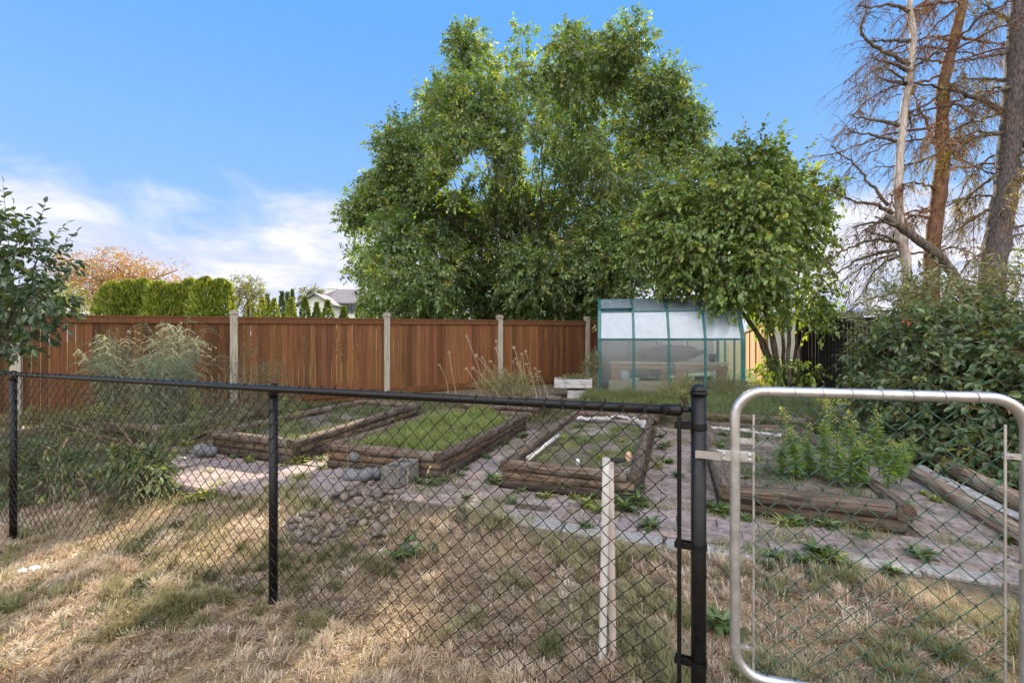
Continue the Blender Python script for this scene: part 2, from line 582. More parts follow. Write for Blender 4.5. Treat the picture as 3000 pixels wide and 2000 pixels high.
def build_ground():
    xs = axis(-8.5, 8.5, 0.09, 4000)
    ys = axis(0.2, 12.0, 0.09, 4000)
    X, Y = np.meshgrid(xs, ys)
    Z = zg(X, Y)
    nx, ny = len(xs), len(ys)
    A = X * V[0] + Y * V[1]
    B = X * U[0] + Y * U[1]
    lawn = 1 - sst(3.0, 3.5, B + 0.12 * np.sin(A * 3.1) + .08 * np.sin(A * 7.3))
    fx = (X + 8.27) / 2.645
    behind = sst(0.0, 0.5, Y - (7.6 + 1.604 * fx)) * (X < 7)
    behind = np.maximum(behind, sst(12.5, 14, Y))
    straw = np.array((.27, .20, .115))
    soil = np.array((.12, .10, .078))
    green = np.array((.10, .14, .03))
    C = soil + lawn[..., None] * (straw - soil)
    C = C + behind[..., None] * (green - C)
    i = (np.arange(ny - 1)[:, None] * nx + np.arange(nx - 1)[None]).reshape(-1)
    q = np.stack([i, i + 1, i + nx + 1, i + nx], -1)
    m = MB().add(np.stack([X, Y, Z], -1).reshape(-1, 3), [q], C.reshape(-1, 3))
    o = m.build('ground', ground_mat(), smooth=True)
    o['kind'] = 'structure'


build_ground()

hill = MB()
hx = np.linspace(-3600, -1500, 60)
hz = 60 + 95 * np.exp(-((hx + 2330) / 190) ** 2) + 60 * np.exp(-((hx + 2950) / 300) ** 2) + 8 * np.sin(hx / 37) + 40 * np.exp(-((hx + 1900) / 150) ** 2)
hv = np.concatenate([np.stack([hx, np.full(60, 3300.), np.full(60, -5.)], -1), np.stack([hx, np.full(60, 3700.), hz], -1), np.stack([hx, np.full(60, 4200.), np.full(60, -5.)], -1)])
hf = [(r * 60 + k, r * 60 + k + 1, (r + 1) * 60 + k + 1, (r + 1) * 60 + k) for r in range(2) for k in range(59)]
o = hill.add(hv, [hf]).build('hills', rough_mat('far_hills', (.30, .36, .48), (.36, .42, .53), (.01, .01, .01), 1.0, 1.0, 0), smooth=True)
o['kind'] = 'structure'


def brick_field(name, rects, bw=.20, bh=.10, along='a', seed=3, h=0.03):
    g = np.random.default_rng(seed)
    m = MB()
    ang = -UA
    for (a0, a1, b0, b1, w, d, first) in rects:
        rows = int(round((b1 - b0) / d))
        for r in range(rows):
            bb = b0 + (r + .5) * (b1 - b0) / rows
            off = (r % 2) * w / 2 + g.uniform(-.01, .01)
            a = a0 - off
            while a < a1:
                x0, x1 = max(a, a0), min(a + w, a1)
                if x1 - x0 > .03 and g.random() > .02:
                    x, y = ab((x0 + x1) / 2, bb)
                    base = np.array([(1, 1, 1), (1.04, .96, .94), (.95, .95, .98), (.98, .92, .9), (.9, .87, .84)][g.integers(5)]) * g.uniform(.9, 1.08)
                    z = float(zg(x, y)) - .008
                    m.box((x, y, z + g.normal() * .003), (x1 - x0 - .005, d - .005 if rows > 1 else b1 - b0, .05), Euler((g.normal() * .012, g.normal() * .012, ang + g.normal() * .008)), base, .006)
                a += w
    o = m.build(name, M_BRICK)
    o['kind'] = 'structure'
    return o


brick_field('brick_path', [
    (-3.0, 3.4, 3.60, 4.20, .30, .15, 0),       # across the front of the beds
    (-.33, .34, 4.22, 8.0, .34, .11, 0),        # between third and fourth bed
    (-2.30, -1.68, 4.22, 7.2, .31, .15, 0),     # between second and third
    (1.72, 2.35, 4.22, 8.2, .31, .15, 0),       # right of the last bed
    (-4.20, -3.88, 4.22, 7.0, .30, .15, 0),
    (-6.55, -5.85, 4.0, 7.0, .33, .2, 0),
    (2.35, 3.4, 2.7, 3.60, .32, .16, 0)])
slabs = MB()
gs = np.random.default_rng(5)
for (a0, a1, b0, b1) in ((-6.2, -5.3, 3.22, 4.15), (-5.28, -4.3, 3.17, 4.15), (-4.28, -3.6, 3.2, 4.13), (-3.58, -3.02, 3.28, 4.14)):
    x, y = ab((a0 + a1) / 2, (b0 + b1) / 2)
    slabs.box((x, y, float(zg(x, y)) + .012), (a1 - a0 - .012, b1 - b0, .075), Euler((gs.normal() * .006, gs.normal() * .006, -UA)), np.array((1.05, .98, .98)) * gs.uniform(.95, 1.1), .012)
o = slabs.build('slab_path', M_BRICK)
o['kind'] = 'structure'
kerb = MB()
for (a0, a1, b0, w) in ((-1.55, -.85, 3.50, .17), (-.84, -.1, 3.48, .17), (-.09, .62, 3.46, .15), (1.0, 1.44, 3.60, .13), (1.45, 1.83, 3.62, .13)):
    x, y = ab((a0 + a1) / 2, b0)
    kerb.box((x, y, -.026), (a1 - a0 - .008, w, .11), Euler((gs.normal() * .01, gs.normal() * .01, -UA + gs.normal() * .015)), None, .015)
o = kerb.build('concrete_kerb', M_CONC)
o['kind'] = 'structure'


# ------------------------------------------------------------------ raised beds
def log_mesh(L, r, seed, flat=.82, tone=1.0):
    """landscape timber along X, slightly bent, rounded with flattened faces"""
    g = np.random.default_rng(seed)
    n, sides = max(6, int(L / .16)), 14
    t = np.linspace(-L / 2, L / 2, n)
    by = .012 * np.sin(t * 1.3 + g.uniform(0, 6)) * min(1, L / 2)
    bz = .008 * np.sin(t * 1.9 + g.uniform(0, 6)) * min(1, L / 2)
    ang = np.linspace(0, 2 * np.pi, sides, endpoint=False)
    cz = np.clip(np.sin(ang), -flat, flat) / flat
    cy = np.cos(ang)
    rr = r * (1 + .025 * g.normal(size=(n, sides)) + .022 * np.sin(t * g.uniform(2, 4) + g.uniform(0, 6))[:, None])
    rr[0] *= .95
    rr[-1] *= .95
    v = np.stack([np.repeat(t[:, None], sides, 1), by[:, None] + rr * cy, bz[:, None] + rr * cz * .95], -1).reshape(-1, 3)
    i = np.arange(n - 1)[:, None] * sides
    j = np.arange(sides)[None]
    q = np.stack([i + j, i + (j + 1) % sides, i + sides + (j + 1) % sides, i + sides + j], -1).reshape(-1, 4)
    m = MB()
    c = np.ones((len(v), 3)) * np.asarray(tone) * g.uniform(.85, 1.15)
    m.add(v, [q], c)
    ends = []
    for k in (0, n - 1):
        ring = v[k * sides:(k + 1) * sides]
        mid = ring.mean(0) + np.array(((.006 if k else -.006), 0, 0))
        rg = np.concatenate([ring + np.array(((.001 if k else -.001), 0, 0)), mid[None]])
        f = [(i, (i + 1) % sides, sides) for i in range(sides)]
        ends.append(MB().add(rg, [f if k else [x[::-1] for x in f]]))
    return m, ends


LOGSEED = [100]


def add_log(parent, p, q, r, tone=1.0, name='timber'):
    """a timber from p to q as a part of parent (the parent is not rotated)"""
    p, q = np.array(p, float), np.array(q, float)
    LOGSEED[0] += 1
    d = q - p
    L = float(np.linalg.norm(d))
    m, e = log_mesh(L, r, LOGSEED[0], tone=tone)
    c = (p + q) / 2
    rot = Euler((random.uniform(-.2, .2), -math.asin(d[2] / L), math.atan2(d[1], d[0])))
    if parent is not None:
        c = c - np.array(parent.location)
    o = m.build(name, M_LOG, parent, True, tuple(c), rot)
    for x in e:
        x.build('end_grain', M_LOGEND, o)
    return o


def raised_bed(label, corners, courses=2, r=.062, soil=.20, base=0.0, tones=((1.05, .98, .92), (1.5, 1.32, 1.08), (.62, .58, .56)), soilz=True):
    """corners in bed coordinates: front left, front right, back right, back left"""
    pts = [np.array((*ab(*c), 0.0)) for c in corners]
    ctr = sum(pts) / 4
    zc = float(zg(ctr[0], ctr[1])) + base
    root = thing('raised_bed', label, 'raised bed', (ctr[0], ctr[1], zc), 0, 'timber raised beds of the garden')
    fl, fr, br, bl = pts
    for k in range(courses):
        z = zc + r * .9 + k * r * 1.86
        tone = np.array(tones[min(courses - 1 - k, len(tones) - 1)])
        inset = r * (0, .75, .55)[min(courses - 1 - k, 2)]
        up = np.array((0, 0, z))
        u1 = (br - fr) / np.linalg.norm(br - fr)
        u2 = (bl - fl) / np.linalg.norm(bl - fl)
        v1 = (fr - fl) / np.linalg.norm(fr - fl)
        side_out = (k == courses - 1)
        sx = 0.0 if side_out else 2 * r
        fx = 2 * r if side_out else 0.0
        ins = np.array((0, 0, 0)) + inset * (U[0], U[1], 0)[0] * 0
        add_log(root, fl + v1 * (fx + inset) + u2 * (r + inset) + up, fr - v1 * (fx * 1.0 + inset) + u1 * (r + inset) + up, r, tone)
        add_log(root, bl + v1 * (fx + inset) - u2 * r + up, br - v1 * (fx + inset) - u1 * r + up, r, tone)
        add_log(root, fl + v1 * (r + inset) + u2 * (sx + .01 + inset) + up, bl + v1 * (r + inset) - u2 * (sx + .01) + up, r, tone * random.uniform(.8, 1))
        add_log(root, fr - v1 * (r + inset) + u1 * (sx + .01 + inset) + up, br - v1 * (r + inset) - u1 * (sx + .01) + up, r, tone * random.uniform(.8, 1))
    # soil, a lumpy sheet inside the timbers
    n, k = 26, 14
    s, t_ = np.meshgrid(np.linspace(0.04, .96, k), np.linspace(.02, .98, n))
    P = (fl[None, None] * (1 - s)[..., None] * (1 - t_)[..., None] + fr * s[..., None] * (1 - t_)[..., None] + br * s[..., None] * t_[..., None] + bl * (1 - s)[..., None] * t_[..., None])
    P[..., 2] = zc + soil + .02 * np.sin(P[..., 0] * 7) * np.sin(P[..., 1] * 6) + rng.normal(size=s.shape) * .008
    i = (np.arange(n - 1)[:, None] * k + np.arange(k - 1)[None]).reshape(-1)
    MB().add(P.reshape(-1, 3) - np.array((ctr[0], ctr[1], zc)), [np.stack([i, i + 1, i + k + 1, i + k], -1)]).build('soil', M_SOIL, root, True)
    return root


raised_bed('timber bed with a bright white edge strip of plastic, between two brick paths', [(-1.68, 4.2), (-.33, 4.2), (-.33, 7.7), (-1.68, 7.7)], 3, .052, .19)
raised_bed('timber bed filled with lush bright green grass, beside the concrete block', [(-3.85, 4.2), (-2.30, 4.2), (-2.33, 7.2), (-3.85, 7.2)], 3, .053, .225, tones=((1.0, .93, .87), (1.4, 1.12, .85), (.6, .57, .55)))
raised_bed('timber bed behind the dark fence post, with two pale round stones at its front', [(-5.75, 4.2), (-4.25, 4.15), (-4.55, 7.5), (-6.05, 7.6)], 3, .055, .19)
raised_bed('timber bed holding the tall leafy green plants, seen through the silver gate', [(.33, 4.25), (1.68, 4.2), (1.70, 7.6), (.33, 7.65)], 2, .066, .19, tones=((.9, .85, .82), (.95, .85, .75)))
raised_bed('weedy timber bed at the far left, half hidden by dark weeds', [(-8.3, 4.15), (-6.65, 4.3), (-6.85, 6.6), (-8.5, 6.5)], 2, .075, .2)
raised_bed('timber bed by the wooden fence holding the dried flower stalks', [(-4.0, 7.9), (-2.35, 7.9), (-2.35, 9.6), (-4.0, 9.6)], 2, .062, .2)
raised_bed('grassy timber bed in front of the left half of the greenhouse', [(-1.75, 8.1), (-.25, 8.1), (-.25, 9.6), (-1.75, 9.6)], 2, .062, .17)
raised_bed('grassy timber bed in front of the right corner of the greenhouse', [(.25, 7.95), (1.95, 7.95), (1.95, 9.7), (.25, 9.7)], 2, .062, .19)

# edging timbers along the shrub on the right
for (a0, b0, a1, b1, z, r, lab, tone) in (
        (2.34, 3.9, 2.40, 7.9, .06, .066, 'lower pale weathered edging timber lying along the brick path by the shrub', (2.1, 2.0, 1.85)),
        (2.58, 3.9, 2.60, 8.5, .17, .07, 'upper weathered edging timber below the big shrub', (1.9, 1.75, 1.55))):
    p, q = ab(a0, b0), ab(a1, b1)
    zz = [float(zg(*p)), float(zg(*q))]
    e = thing('edging_timber', lab, 'timber', ((p[0] + q[0]) / 2, (p[1] + q[1]) / 2, sum(zz) / 2), 0, 'edging timbers along the shrub')
    add_log(e, (*p, zz[0] + z), (*q, zz[1] + z), r, np.array(tone), 'log')


# ------------------------------------------------------------------ chain link
def wire_mesh(p0, d, L, z0, z1, w, hh, r, off, mat, parent, name='wire_mesh', pull=0.0, zfun=None, barb=0.0):
    """woven wire: zigzag wires hooked into one another. p0 start (x,y), d unit direction, off offset along the normal"""
    nrm = np.array((-d[1], d[0]))
    n = int(L / (w / 2))
    nz = int((z1 - z0) / (hh / 2))
    m = MB()
    wires = []
    for i in range(n):
        pts = []
        for k in range(nz + 1):
            for sub in range(4):
                if k == nz and sub > 0:
                    break
                t = sub / 4
                kk = k + (i % 2)
                sA = 0.0 if kk % 2 == 0 else 1.0
                sB = 1.0 - sA
                f = t + .10 * math.sin(2 * math.pi * t)
                f = t
                ss = sA + (sB - sA) * f
                sgn = 1 if kk % 2 == 0 else -1
                bow = math.sin(math.pi * t)
                s = (i + ss) * w / 2 + (.5 - ss) * -.004 * 0
                z = z0 + (k + t) * hh / 2 + bow * .0035 * sgn * 0 - bow * .004
                o = off + sgn * bow * r * 1.3
                # apex overlap: reach a little past the neighbour
                s += (ss - .5) * 2 * r * 1.0
                pts.append((s, o, z))
        wires.append(pts)
    P = np.array(wires)
    j = rng.normal(size=(n, 1)) * .0012
    S = P[..., 0] + j
    sag = .004 * np.sin(S * 2.1) + .003 * np.sin(S * 5.3 + P[..., 2] * 4)
    W = np.stack([p0[0] + d[0] * S + nrm[0] * (P[..., 1] + sag), p0[1] + d[1] * S + nrm[1] * (P[..., 1] + sag), P[..., 2] + .003 * np.sin(S * 3.3)], -1)
    if zfun is not None:
        W[..., 2] += zfun(S)
    m.tubes(W, r, 5)
    if barb:
        tips = W[:, -1]
        q = np.stack([tips, tips + np.stack([d[0] * .012 * np.ones(n), d[1] * .012 * np.ones(n), np.full(n, barb)], -1) + rng.normal(size=(n, 3)) * .005], 1)
        m.tubes(q, r * 1.25, 5)
    o = m.build(name, mat, parent, True)
    return o


RAIL_Z = CAM_H - .265
PA = np.array((-15.3 * .265 * 1.005, 14.03 * .265))      # left post
PB = np.array((-1.363, 2.56))
PC = np.array((.706, 1.722))                             # gate post
fd = (PC - PA) / np.linalg.norm(PC - PA)
PM1 = PA - fd * 2.9
fence = thing('chain_link_fence', 'black vinyl coated chain link fence running across the dry lawn', 'fence', (0, 0, 0))


def fence_pt(p):
    t = float(np.dot(p - PA, fd))
    return PA + fd * t


for k, p in enumerate((PM1, PA, PB)):
    p = fence_pt(p) if k == 2 else p
    z0 = float(zg(*p)) - .12
    MB().tube([(p[0], p[1], z0), (p[0], p[1], RAIL_Z - .03)], .0235, 16).build('post', M_BLACKPAINT, fence, True)
    c = MB().tube([(p[0], p[1], RAIL_Z - .05), (p[0], p[1], RAIL_Z - .02), (p[0], p[1], RAIL_Z + .0)], [.026, .027, .024], 16)
    th = np.linspace(0, 2 * np.pi, 14, endpoint=False)
    nrm3 = np.array((-fd[1], fd[0], 0))
    c.tube([np.array((p[0], p[1], RAIL_Z)) + nrm3 * .025 * math.cos(a) + np.array((0, 0, .025 * math.sin(a))) for a in th], .005, 6, closed=True)
    c.build('post_cap', M_BLACKPAINT, fence, True)
MB().tube([(*(PM1 - fd * .6), RAIL_Z), (*PA, RAIL_Z), (*PB, RAIL_Z - .002), (*(PC - fd * .062), RAIL_Z)], .019, 16).build('top_rail', M_BLACKPAINT, fence, True)
gz = float(zg(*PC))
gp = MB().tube([(*PC, gz - .15), (*PC, 1.268)], .0275, 22)
gp.build('gate_post', M_BLACKPAINT, fence, True)
cap = MB().tube([(*PC, 1.262), (*PC, 1.272), (*PC, 1.276)], [.0315, .0315, .029], 22)
cap.tube([(*PC, 1.276 + .029 * math.sin(a)) for a in np.linspace(0, 1.5, 7)], [.029 * math.cos(a) for a in np.linspace(0, 1.5, 7)], 22)
cap.build('post_cap', M_BLACKPAINT, fence, True)
L_f = float(np.linalg.norm(PC - PM1)) - .075
wire_mesh(PM1, fd, L_f, -.02, RAIL_Z + .005, .083, .081, .0022, -.0225, M_BLACKWIRE, fence, barb=.03,
          zfun=lambda s: -.13 * sst(3.9, 0, s) * 0)
tb = PC - fd * .068
nrm2 = np.array((-fd[1], fd[0]))
tbp = tb - nrm2 * .02
MB().box((tbp[0], tbp[1], .60), (.016, .006, 1.16), math.atan2(fd[1], fd[0]), None, .0015).build('tension_bar', M_BLACKPAINT, fence)
for zb in (1.145, .69, .25):
    b = MB()
    ring = [np.array((*PC, zb)) + .0300 * np.array((math.cos(a), math.sin(a), 0)) for a in np.linspace(0, 2 * np.pi, 20, endpoint=False)]
    rr = np.array(ring)
    v = np.concatenate([rr + (0, 0, .012), rr - (0, 0, .012)])
    b.add(v, [[(i, (i + 1) % 20, 20 + (i + 1) % 20, 20 + i) for i in range(20)]])
    mid = (PC - fd * .055) - nrm2 * .014
    b.box((mid[0], mid[1], zb), (.062, .004, .024), math.atan2(fd[1], fd[0]))
    mid = (PC - fd * .055) + nrm2 * .010
    b.box((mid[0], mid[1], zb), (.055, .004, .024), math.atan2(fd[1], fd[0]))
    bp = PC - fd * .052
    b.tube([(*(bp - nrm2 * .024), zb), (*(bp + nrm2 * .02), zb)], .005, 8)
    b.build('tension_band', M_BLACKPAINT, fence)
re_ = MB().tube([(*(PC - fd * .13), RAIL_Z), (*(PC - fd * .066), RAIL_Z), (*(PC - fd * .058), RAIL_Z)], [.0225, .0225, .016], 16)
re_.tube([(*(PC - fd * .066), RAIL_Z + .003), (*(PC - fd * .026), RAIL_Z + .006)], .010, 8)
re_.tube([(*(PC - fd * .048 - nrm2 * .02), RAIL_Z + .004), (*(PC - fd * .048 + nrm2 * .02), RAIL_Z + .004)], .006, 8)
re_.build('rail_end', M_BLACKPAINT, fence, True)

# gate, ajar: stands a little behind the line of the fence
GP = np.array((.818, 1.67))
gd = np.array((.961, -.276))
gd /= np.linalg.norm(gd)
gn = np.array((-gd[1], gd[0]))
GW, GT, GB, RC = .842, 1.285, .245, .10
gate = thing('metal_gate', 'silver tubular metal gate with green wire mesh standing ajar', 'gate', (GP[0], GP[1], 0), math.atan2(gd[1], gd[0]))
path = []


def arc(cx, cz, a0, a1, n=9):
    return [(cx + RC * math.cos(a), 0, cz + RC * math.sin(a)) for a in np.linspace(a0, a1, n)]


path += arc(RC, GB + RC, math.pi, 1.5 * math.pi)
path += arc(GW - RC, GB + RC, 1.5 * math.pi, 2 * math.pi)
path += arc(GW - RC, GT - RC, 0, .5 * math.pi)
path += arc(RC, GT - RC, .5 * math.pi, math.pi)
# densify the straight runs so that the tube keeps its section
dens = []
for i in range(len(path)):
    p, q = np.array(path[i]), np.array(path[(i + 1) % len(path)])
    k = max(1, int(np.linalg.norm(q - p) / .08))
    dens += [p + (q - p) * j / k for j in range(k)]
frame = MB()
P_ = np.array(dens)
Tn = np.roll(P_, -1, 0) - np.roll(P_, 1, 0)
Tn /= np.linalg.norm(Tn, axis=1, keepdims=True)
Bn = np.tile((0, 1.0, 0), (len(P_), 1))
An = np.cross(Tn, Bn)
ang = np.linspace(0, 2 * np.pi, 16, endpoint=False)
vv = P_[:, None] + .0178 * (An[:, None] * np.cos(ang)[None, :, None] + Bn[:, None] * np.sin(ang)[None, :, None])
i = np.arange(len(P_))[:, None] * 16
nx = (np.arange(len(P_))[:, None] + 1) % len(P_) * 16
j = np.arange(16)[None]
frame.add(vv.reshape(-1, 3), [np.stack([i + j, i + (j + 1) % 16, nx + (j + 1) % 16, nx + j], -1).reshape(-1, 4)])
frame.build('frame', M_GALV, gate, True)
wire_mesh((.062, 0), np.array((1.0, 0)), GW - .10, GB - .02, GT + .012, .0865, .085, .0019, -.004, M_GREENWIRE, gate)
for x in np.arange(.10, GW - .06, .0865):
    ties = MB()
    a_ = np.linspace(-.6, 2 * math.pi - .3, 16)
    ties.tube([(x + .012 * q / 6, .0196 * math.cos(q), GT + .0196 * math.sin(q)) for q in a_], .0014, 5)
    ties.build('wire_tie', M_GALV, gate, True)
for x in (.062, GW - .055):
    MB().box((x, 0, .66), (.0075, .005, 1.08), None, None, .001).build('tension_bar', M_GALV, gate)


def strap(x, z, x2, w=.019, rad=.0192, tilt=0.0):
    b = MB()
    n = 18
    a_ = np.linspace(.35, 2 * math.pi - .35, n) if x2 > x else np.linspace(math.pi + .35, 3 * math.pi - .35, n)
    prof = [(x + rad * math.cos(q), rad * math.sin(q)) for q in a_]
    prof = [(x2, .006)] + prof + [(x2, -.006)]
    v = np.array([(p[0], p[1], z + w / 2 + tilt * abs(p[0] - x)) for p in prof] + [(p[0], p[1], z - w / 2 + tilt * abs(p[0] - x)) for p in prof])
    m_ = len(prof)
    b.add(v, [[(k, k + 1, m_ + k + 1, m_ + k) for k in range(m_ - 1)]])
    b.tube([((x2 + x) / 2 + (x2 - x) * .12, -.012, z + tilt * .05), ((x2 + x) / 2 + (x2 - x) * .12, .012, z + tilt * .05)], .0045, 8)
    return b


for z in (1.105, .685, .355):
    strap(0, z, .066, tilt=-.05).build('brace_band', M_GALV, gate)
for z in (1.10, .755, .36):
    strap(GW, z, GW - .06).build('brace_band', M_GALV, gate)
# fork latch reaching to the black post
lt = MB()
lz = 1.046
lt.tube([(0, 0, lz - .019), (0, 0, lz + .019)], .0205, 16)
for s_ in (-1, 1):
    lt.box((.04, s_ * .009, lz), (.05, .004, .036), None, None, .001)
    lt.box((-.038, s_ * .009, lz), (.046, .004, .036), None, None, .001)
pc = np.array((np.dot(PC - GP, gd), np.dot(PC - GP, gn)))
a_ = np.linspace(-.15, math.pi + .15, 14)
fork = [(-.035, -.012), (-.055, -.03), (pc[0] + .012, pc[1] - .033), (pc[0] - .015, pc[1] - .034)]
fork2 = [(-.035, .012), (-.055, .030), (pc[0] + .012, pc[1] + .034), (pc[0] - .012, pc[1] + .034)]
for fk in (fork, fork2):
    v = np.array([(x, y, lz + .014) for x, y in fk] + [(x, y, lz - .014) for x, y in fk])
    v2 = v + np.array((0, .003, 0))
    k4 = len(fk)
    lt.add(np.concatenate([v, v2]), [[(k, k + 1, k4 + k + 1, k4 + k) for k in range(k4 - 1)] + [(2 * k4 + k, 3 * k4 + k, 3 * k4 + k + 1, 2 * k4 + k + 1) for k in range(k4 - 1)] + [(k, 2 * k4 + k, 2 * k4 + k + 1, k + 1) for k in range(k4 - 1)] + [(k4 + k, k4 + k + 1, 3 * k4 + k + 1, 3 * k4 + k) for k in range(k4 - 1)]])
latch = lt.build('latch', M_GALV, gate, False)
for x in (.046, -.040):
    for dz in (.009, -.009):
        MB().tube([(x, -.0115, lz + dz), (x, -.016, lz + dz), (x, -.018, lz + dz)], [.0062, .006, .003], 8).build('bolt', M_GALV, latch)

# ------------------------------------------------------------------ pipes behind the fence
for (pb, pt, r, mat, lab) in (
        ((.408, 2.06), (.418, 2.02, .945), .0165, M_PVC, 'white plastic pipe standing upright behind the chain link fence'),
        ((.466, 2.10), (.448, 2.08, .91), .0165, M_PVC2, 'stained beige plastic pipe standing close behind the white one')):
    z0 = float(zg(*pb))
    e = thing('plastic_pipe', lab, 'pipe', (*pb, z0), 0, 'upright plastic pipes')
    b = MB()
    p0, p1 = np.array((0, 0, -.05)), np.array((pt[0] - pb[0], pt[1] - pb[1], pt[2] - z0))
    line = [p0 + (p1 - p0) * t for t in np.linspace(0, 1, 6)]
    b.tube(line + [line[-1], line[-1] - np.array((0, 0, .12))], [r] * 6 + [r * .84, r * .84], 20, caps=False)
    b.build('tube', mat, e, True)
    MB().tube([p1 - (p1 - p0) * .02, p1 + (p1 - p0) * .003], r * 1.06, 20, caps=False).build('rim', mat, e, True)


# ------------------------------------------------------------------ wooden fence at the back
def fence_k(k):
    return np.array((-8.27 + 2.645 * k, 7.6 + 1.604 * k))


def wood_fence(label, pts, tops, H, boards=.112, mat=M_FENCE, post_w=.135, cap_up=.13, seed=2, gap=.005, postmat=M_POST, posts=True):
    g = np.random.default_rng(seed)
    root = thing('wooden_fence', label, 'fence', (pts[0][0], pts[0][1], 0))
    o0 = np.array((pts[0][0], pts[0][1], 0))
    for k in range(len(pts) - 1):
        p, q = np.array(pts[k]), np.array(pts[k + 1])
        d = (q - p) / np.linalg.norm(q - p)
        L = float(np.linalg.norm(q - p))
        ang = math.atan2(d[1], d[0])
        nn = np.array((d[1], -d[0]))
        m = MB()
        s = post_w / 2
        while s < L - post_w / 2 - .02:
            w = min(boards * g.uniform(.93, 1.05), L - post_w / 2 - s)
            c = p + d * (s + w / 2)
            zt = tops[k] + (tops[k + 1] - tops[k]) * (s / L)
            t = np.array((1, 1, 1)) * g.uniform(.62, 1.4) * (.72 if k < 2 and H > 1.82 else 1) * (1, g.uniform(.9, 1.12), g.uniform(.85, 1.1))  # left bays darker: shade painted into the board tone
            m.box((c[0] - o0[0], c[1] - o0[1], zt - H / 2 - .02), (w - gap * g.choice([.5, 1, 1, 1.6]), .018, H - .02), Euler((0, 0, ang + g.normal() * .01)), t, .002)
            s += w
        m.build('board_panel', mat, root)
        r = MB()
        zc = (tops[k] + tops[k + 1]) / 2
        tilt = -math.atan2(tops[k + 1] - tops[k], L)
        c = (p + q) / 2
        for (dz, hh, th, off) in ((-.055, .11, .032, .025), (.012, .03, .10, 0.0)):
            cc = c + nn * off
            r.box((cc[0] - o0[0], cc[1] - o0[1], zc + dz), (L - post_w - .004, th, hh), Euler((0, tilt, ang)), (.85, .85, .85), .003)
        r.build('top_rail', mat, root)
        if H > 1:
            b = MB()
            cc = c + nn * .022
            b.box((cc[0] - o0[0], cc[1] - o0[1], zc - H + .14), (L - post_w - .004, .026, .14), Euler((0, tilt, ang)), (.8, .8, .8), .003)
            b.build('bottom_board', mat, root)
    if posts:
        for k, p in enumerate(pts):
            if k == len(pts) - 1 and posts == 'open':
                break
            ang = math.atan2(pts[-1][1] - pts[0][1], pts[-1][0] - pts[0][0])
            zt = tops[k] + cap_up
            zb = tops[k] - H - .15
            po = MB().box((p[0] - o0[0], p[1] - o0[1], (zt + zb) / 2), (post_w, post_w, zt - zb), Euler((0, 0, ang)), None, .006).build('post', postmat, root)
            cb = MB().box((p[0] - o0[0], p[1] - o0[1], zt - .035), (post_w * 1.3, post_w * 1.3, .03), Euler((0, 0, ang)), None, .005)
            cb.box((p[0] - o0[0], p[1] - o0[1], zt + .012), (post_w * 1.12, post_w * 1.12, .03), Euler((0, 0, ang)), None, .012)
            cb.build('cap', postmat, po)
    return root


ks = [-1, 0, 1, 2, 3, 4, 5, 6]
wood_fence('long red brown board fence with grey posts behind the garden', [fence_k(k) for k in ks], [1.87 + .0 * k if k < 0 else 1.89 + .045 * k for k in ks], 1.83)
wood_fence('pale orange sunlit board fence behind the greenhouse corner', [(7.2, 12.9), (8.6, 16.0), (10.0, 19.1), (11.4, 22.2)], [2.0, 1.95, 1.92, 1.9], 1.8, .14, M_CEDAR, .10, .05, 4, .004, M_CEDAR)

bf = thing('black_fence', 'black upright board fence between the small tree and the big shrub', 'fence', (7.85, 12.3, 0))
p, q = np.array((7.85, 12.3)), np.array((8.75, 9.6))
d = (q - p) / np.linalg.norm(q - p)
Lb = float(np.linalg.norm(q - p))
bb = MB()
s = 0
gb = np.random.default_rng(9)
while s < Lb:
    c = p + d * (s + .045) - np.array((7.85, 12.3))
    bb.box((c[0], c[1], 1.13), (.078, .02, 1.78 + gb.normal() * .005), math.atan2(d[1], d[0]) + gb.normal() * .06, None, .002)
    s += .092
bb.build('board_panel', M_BLACKFENCE, bf)
rl = MB()
c = (q - p) / 2
for z in (2.0, .5):
    rl.box((c[0] + .03, c[1] + .02, z), (Lb, .05, .08), math.atan2(d[1], d[0]), None, .004)
rl.build('rail', M_BLACKFENCE, bf)
MB().box((-.03, .06, 1.05), (.11, .11, 2.1), .3, None, .005).build('post', M_BLACKFENCE, bf)


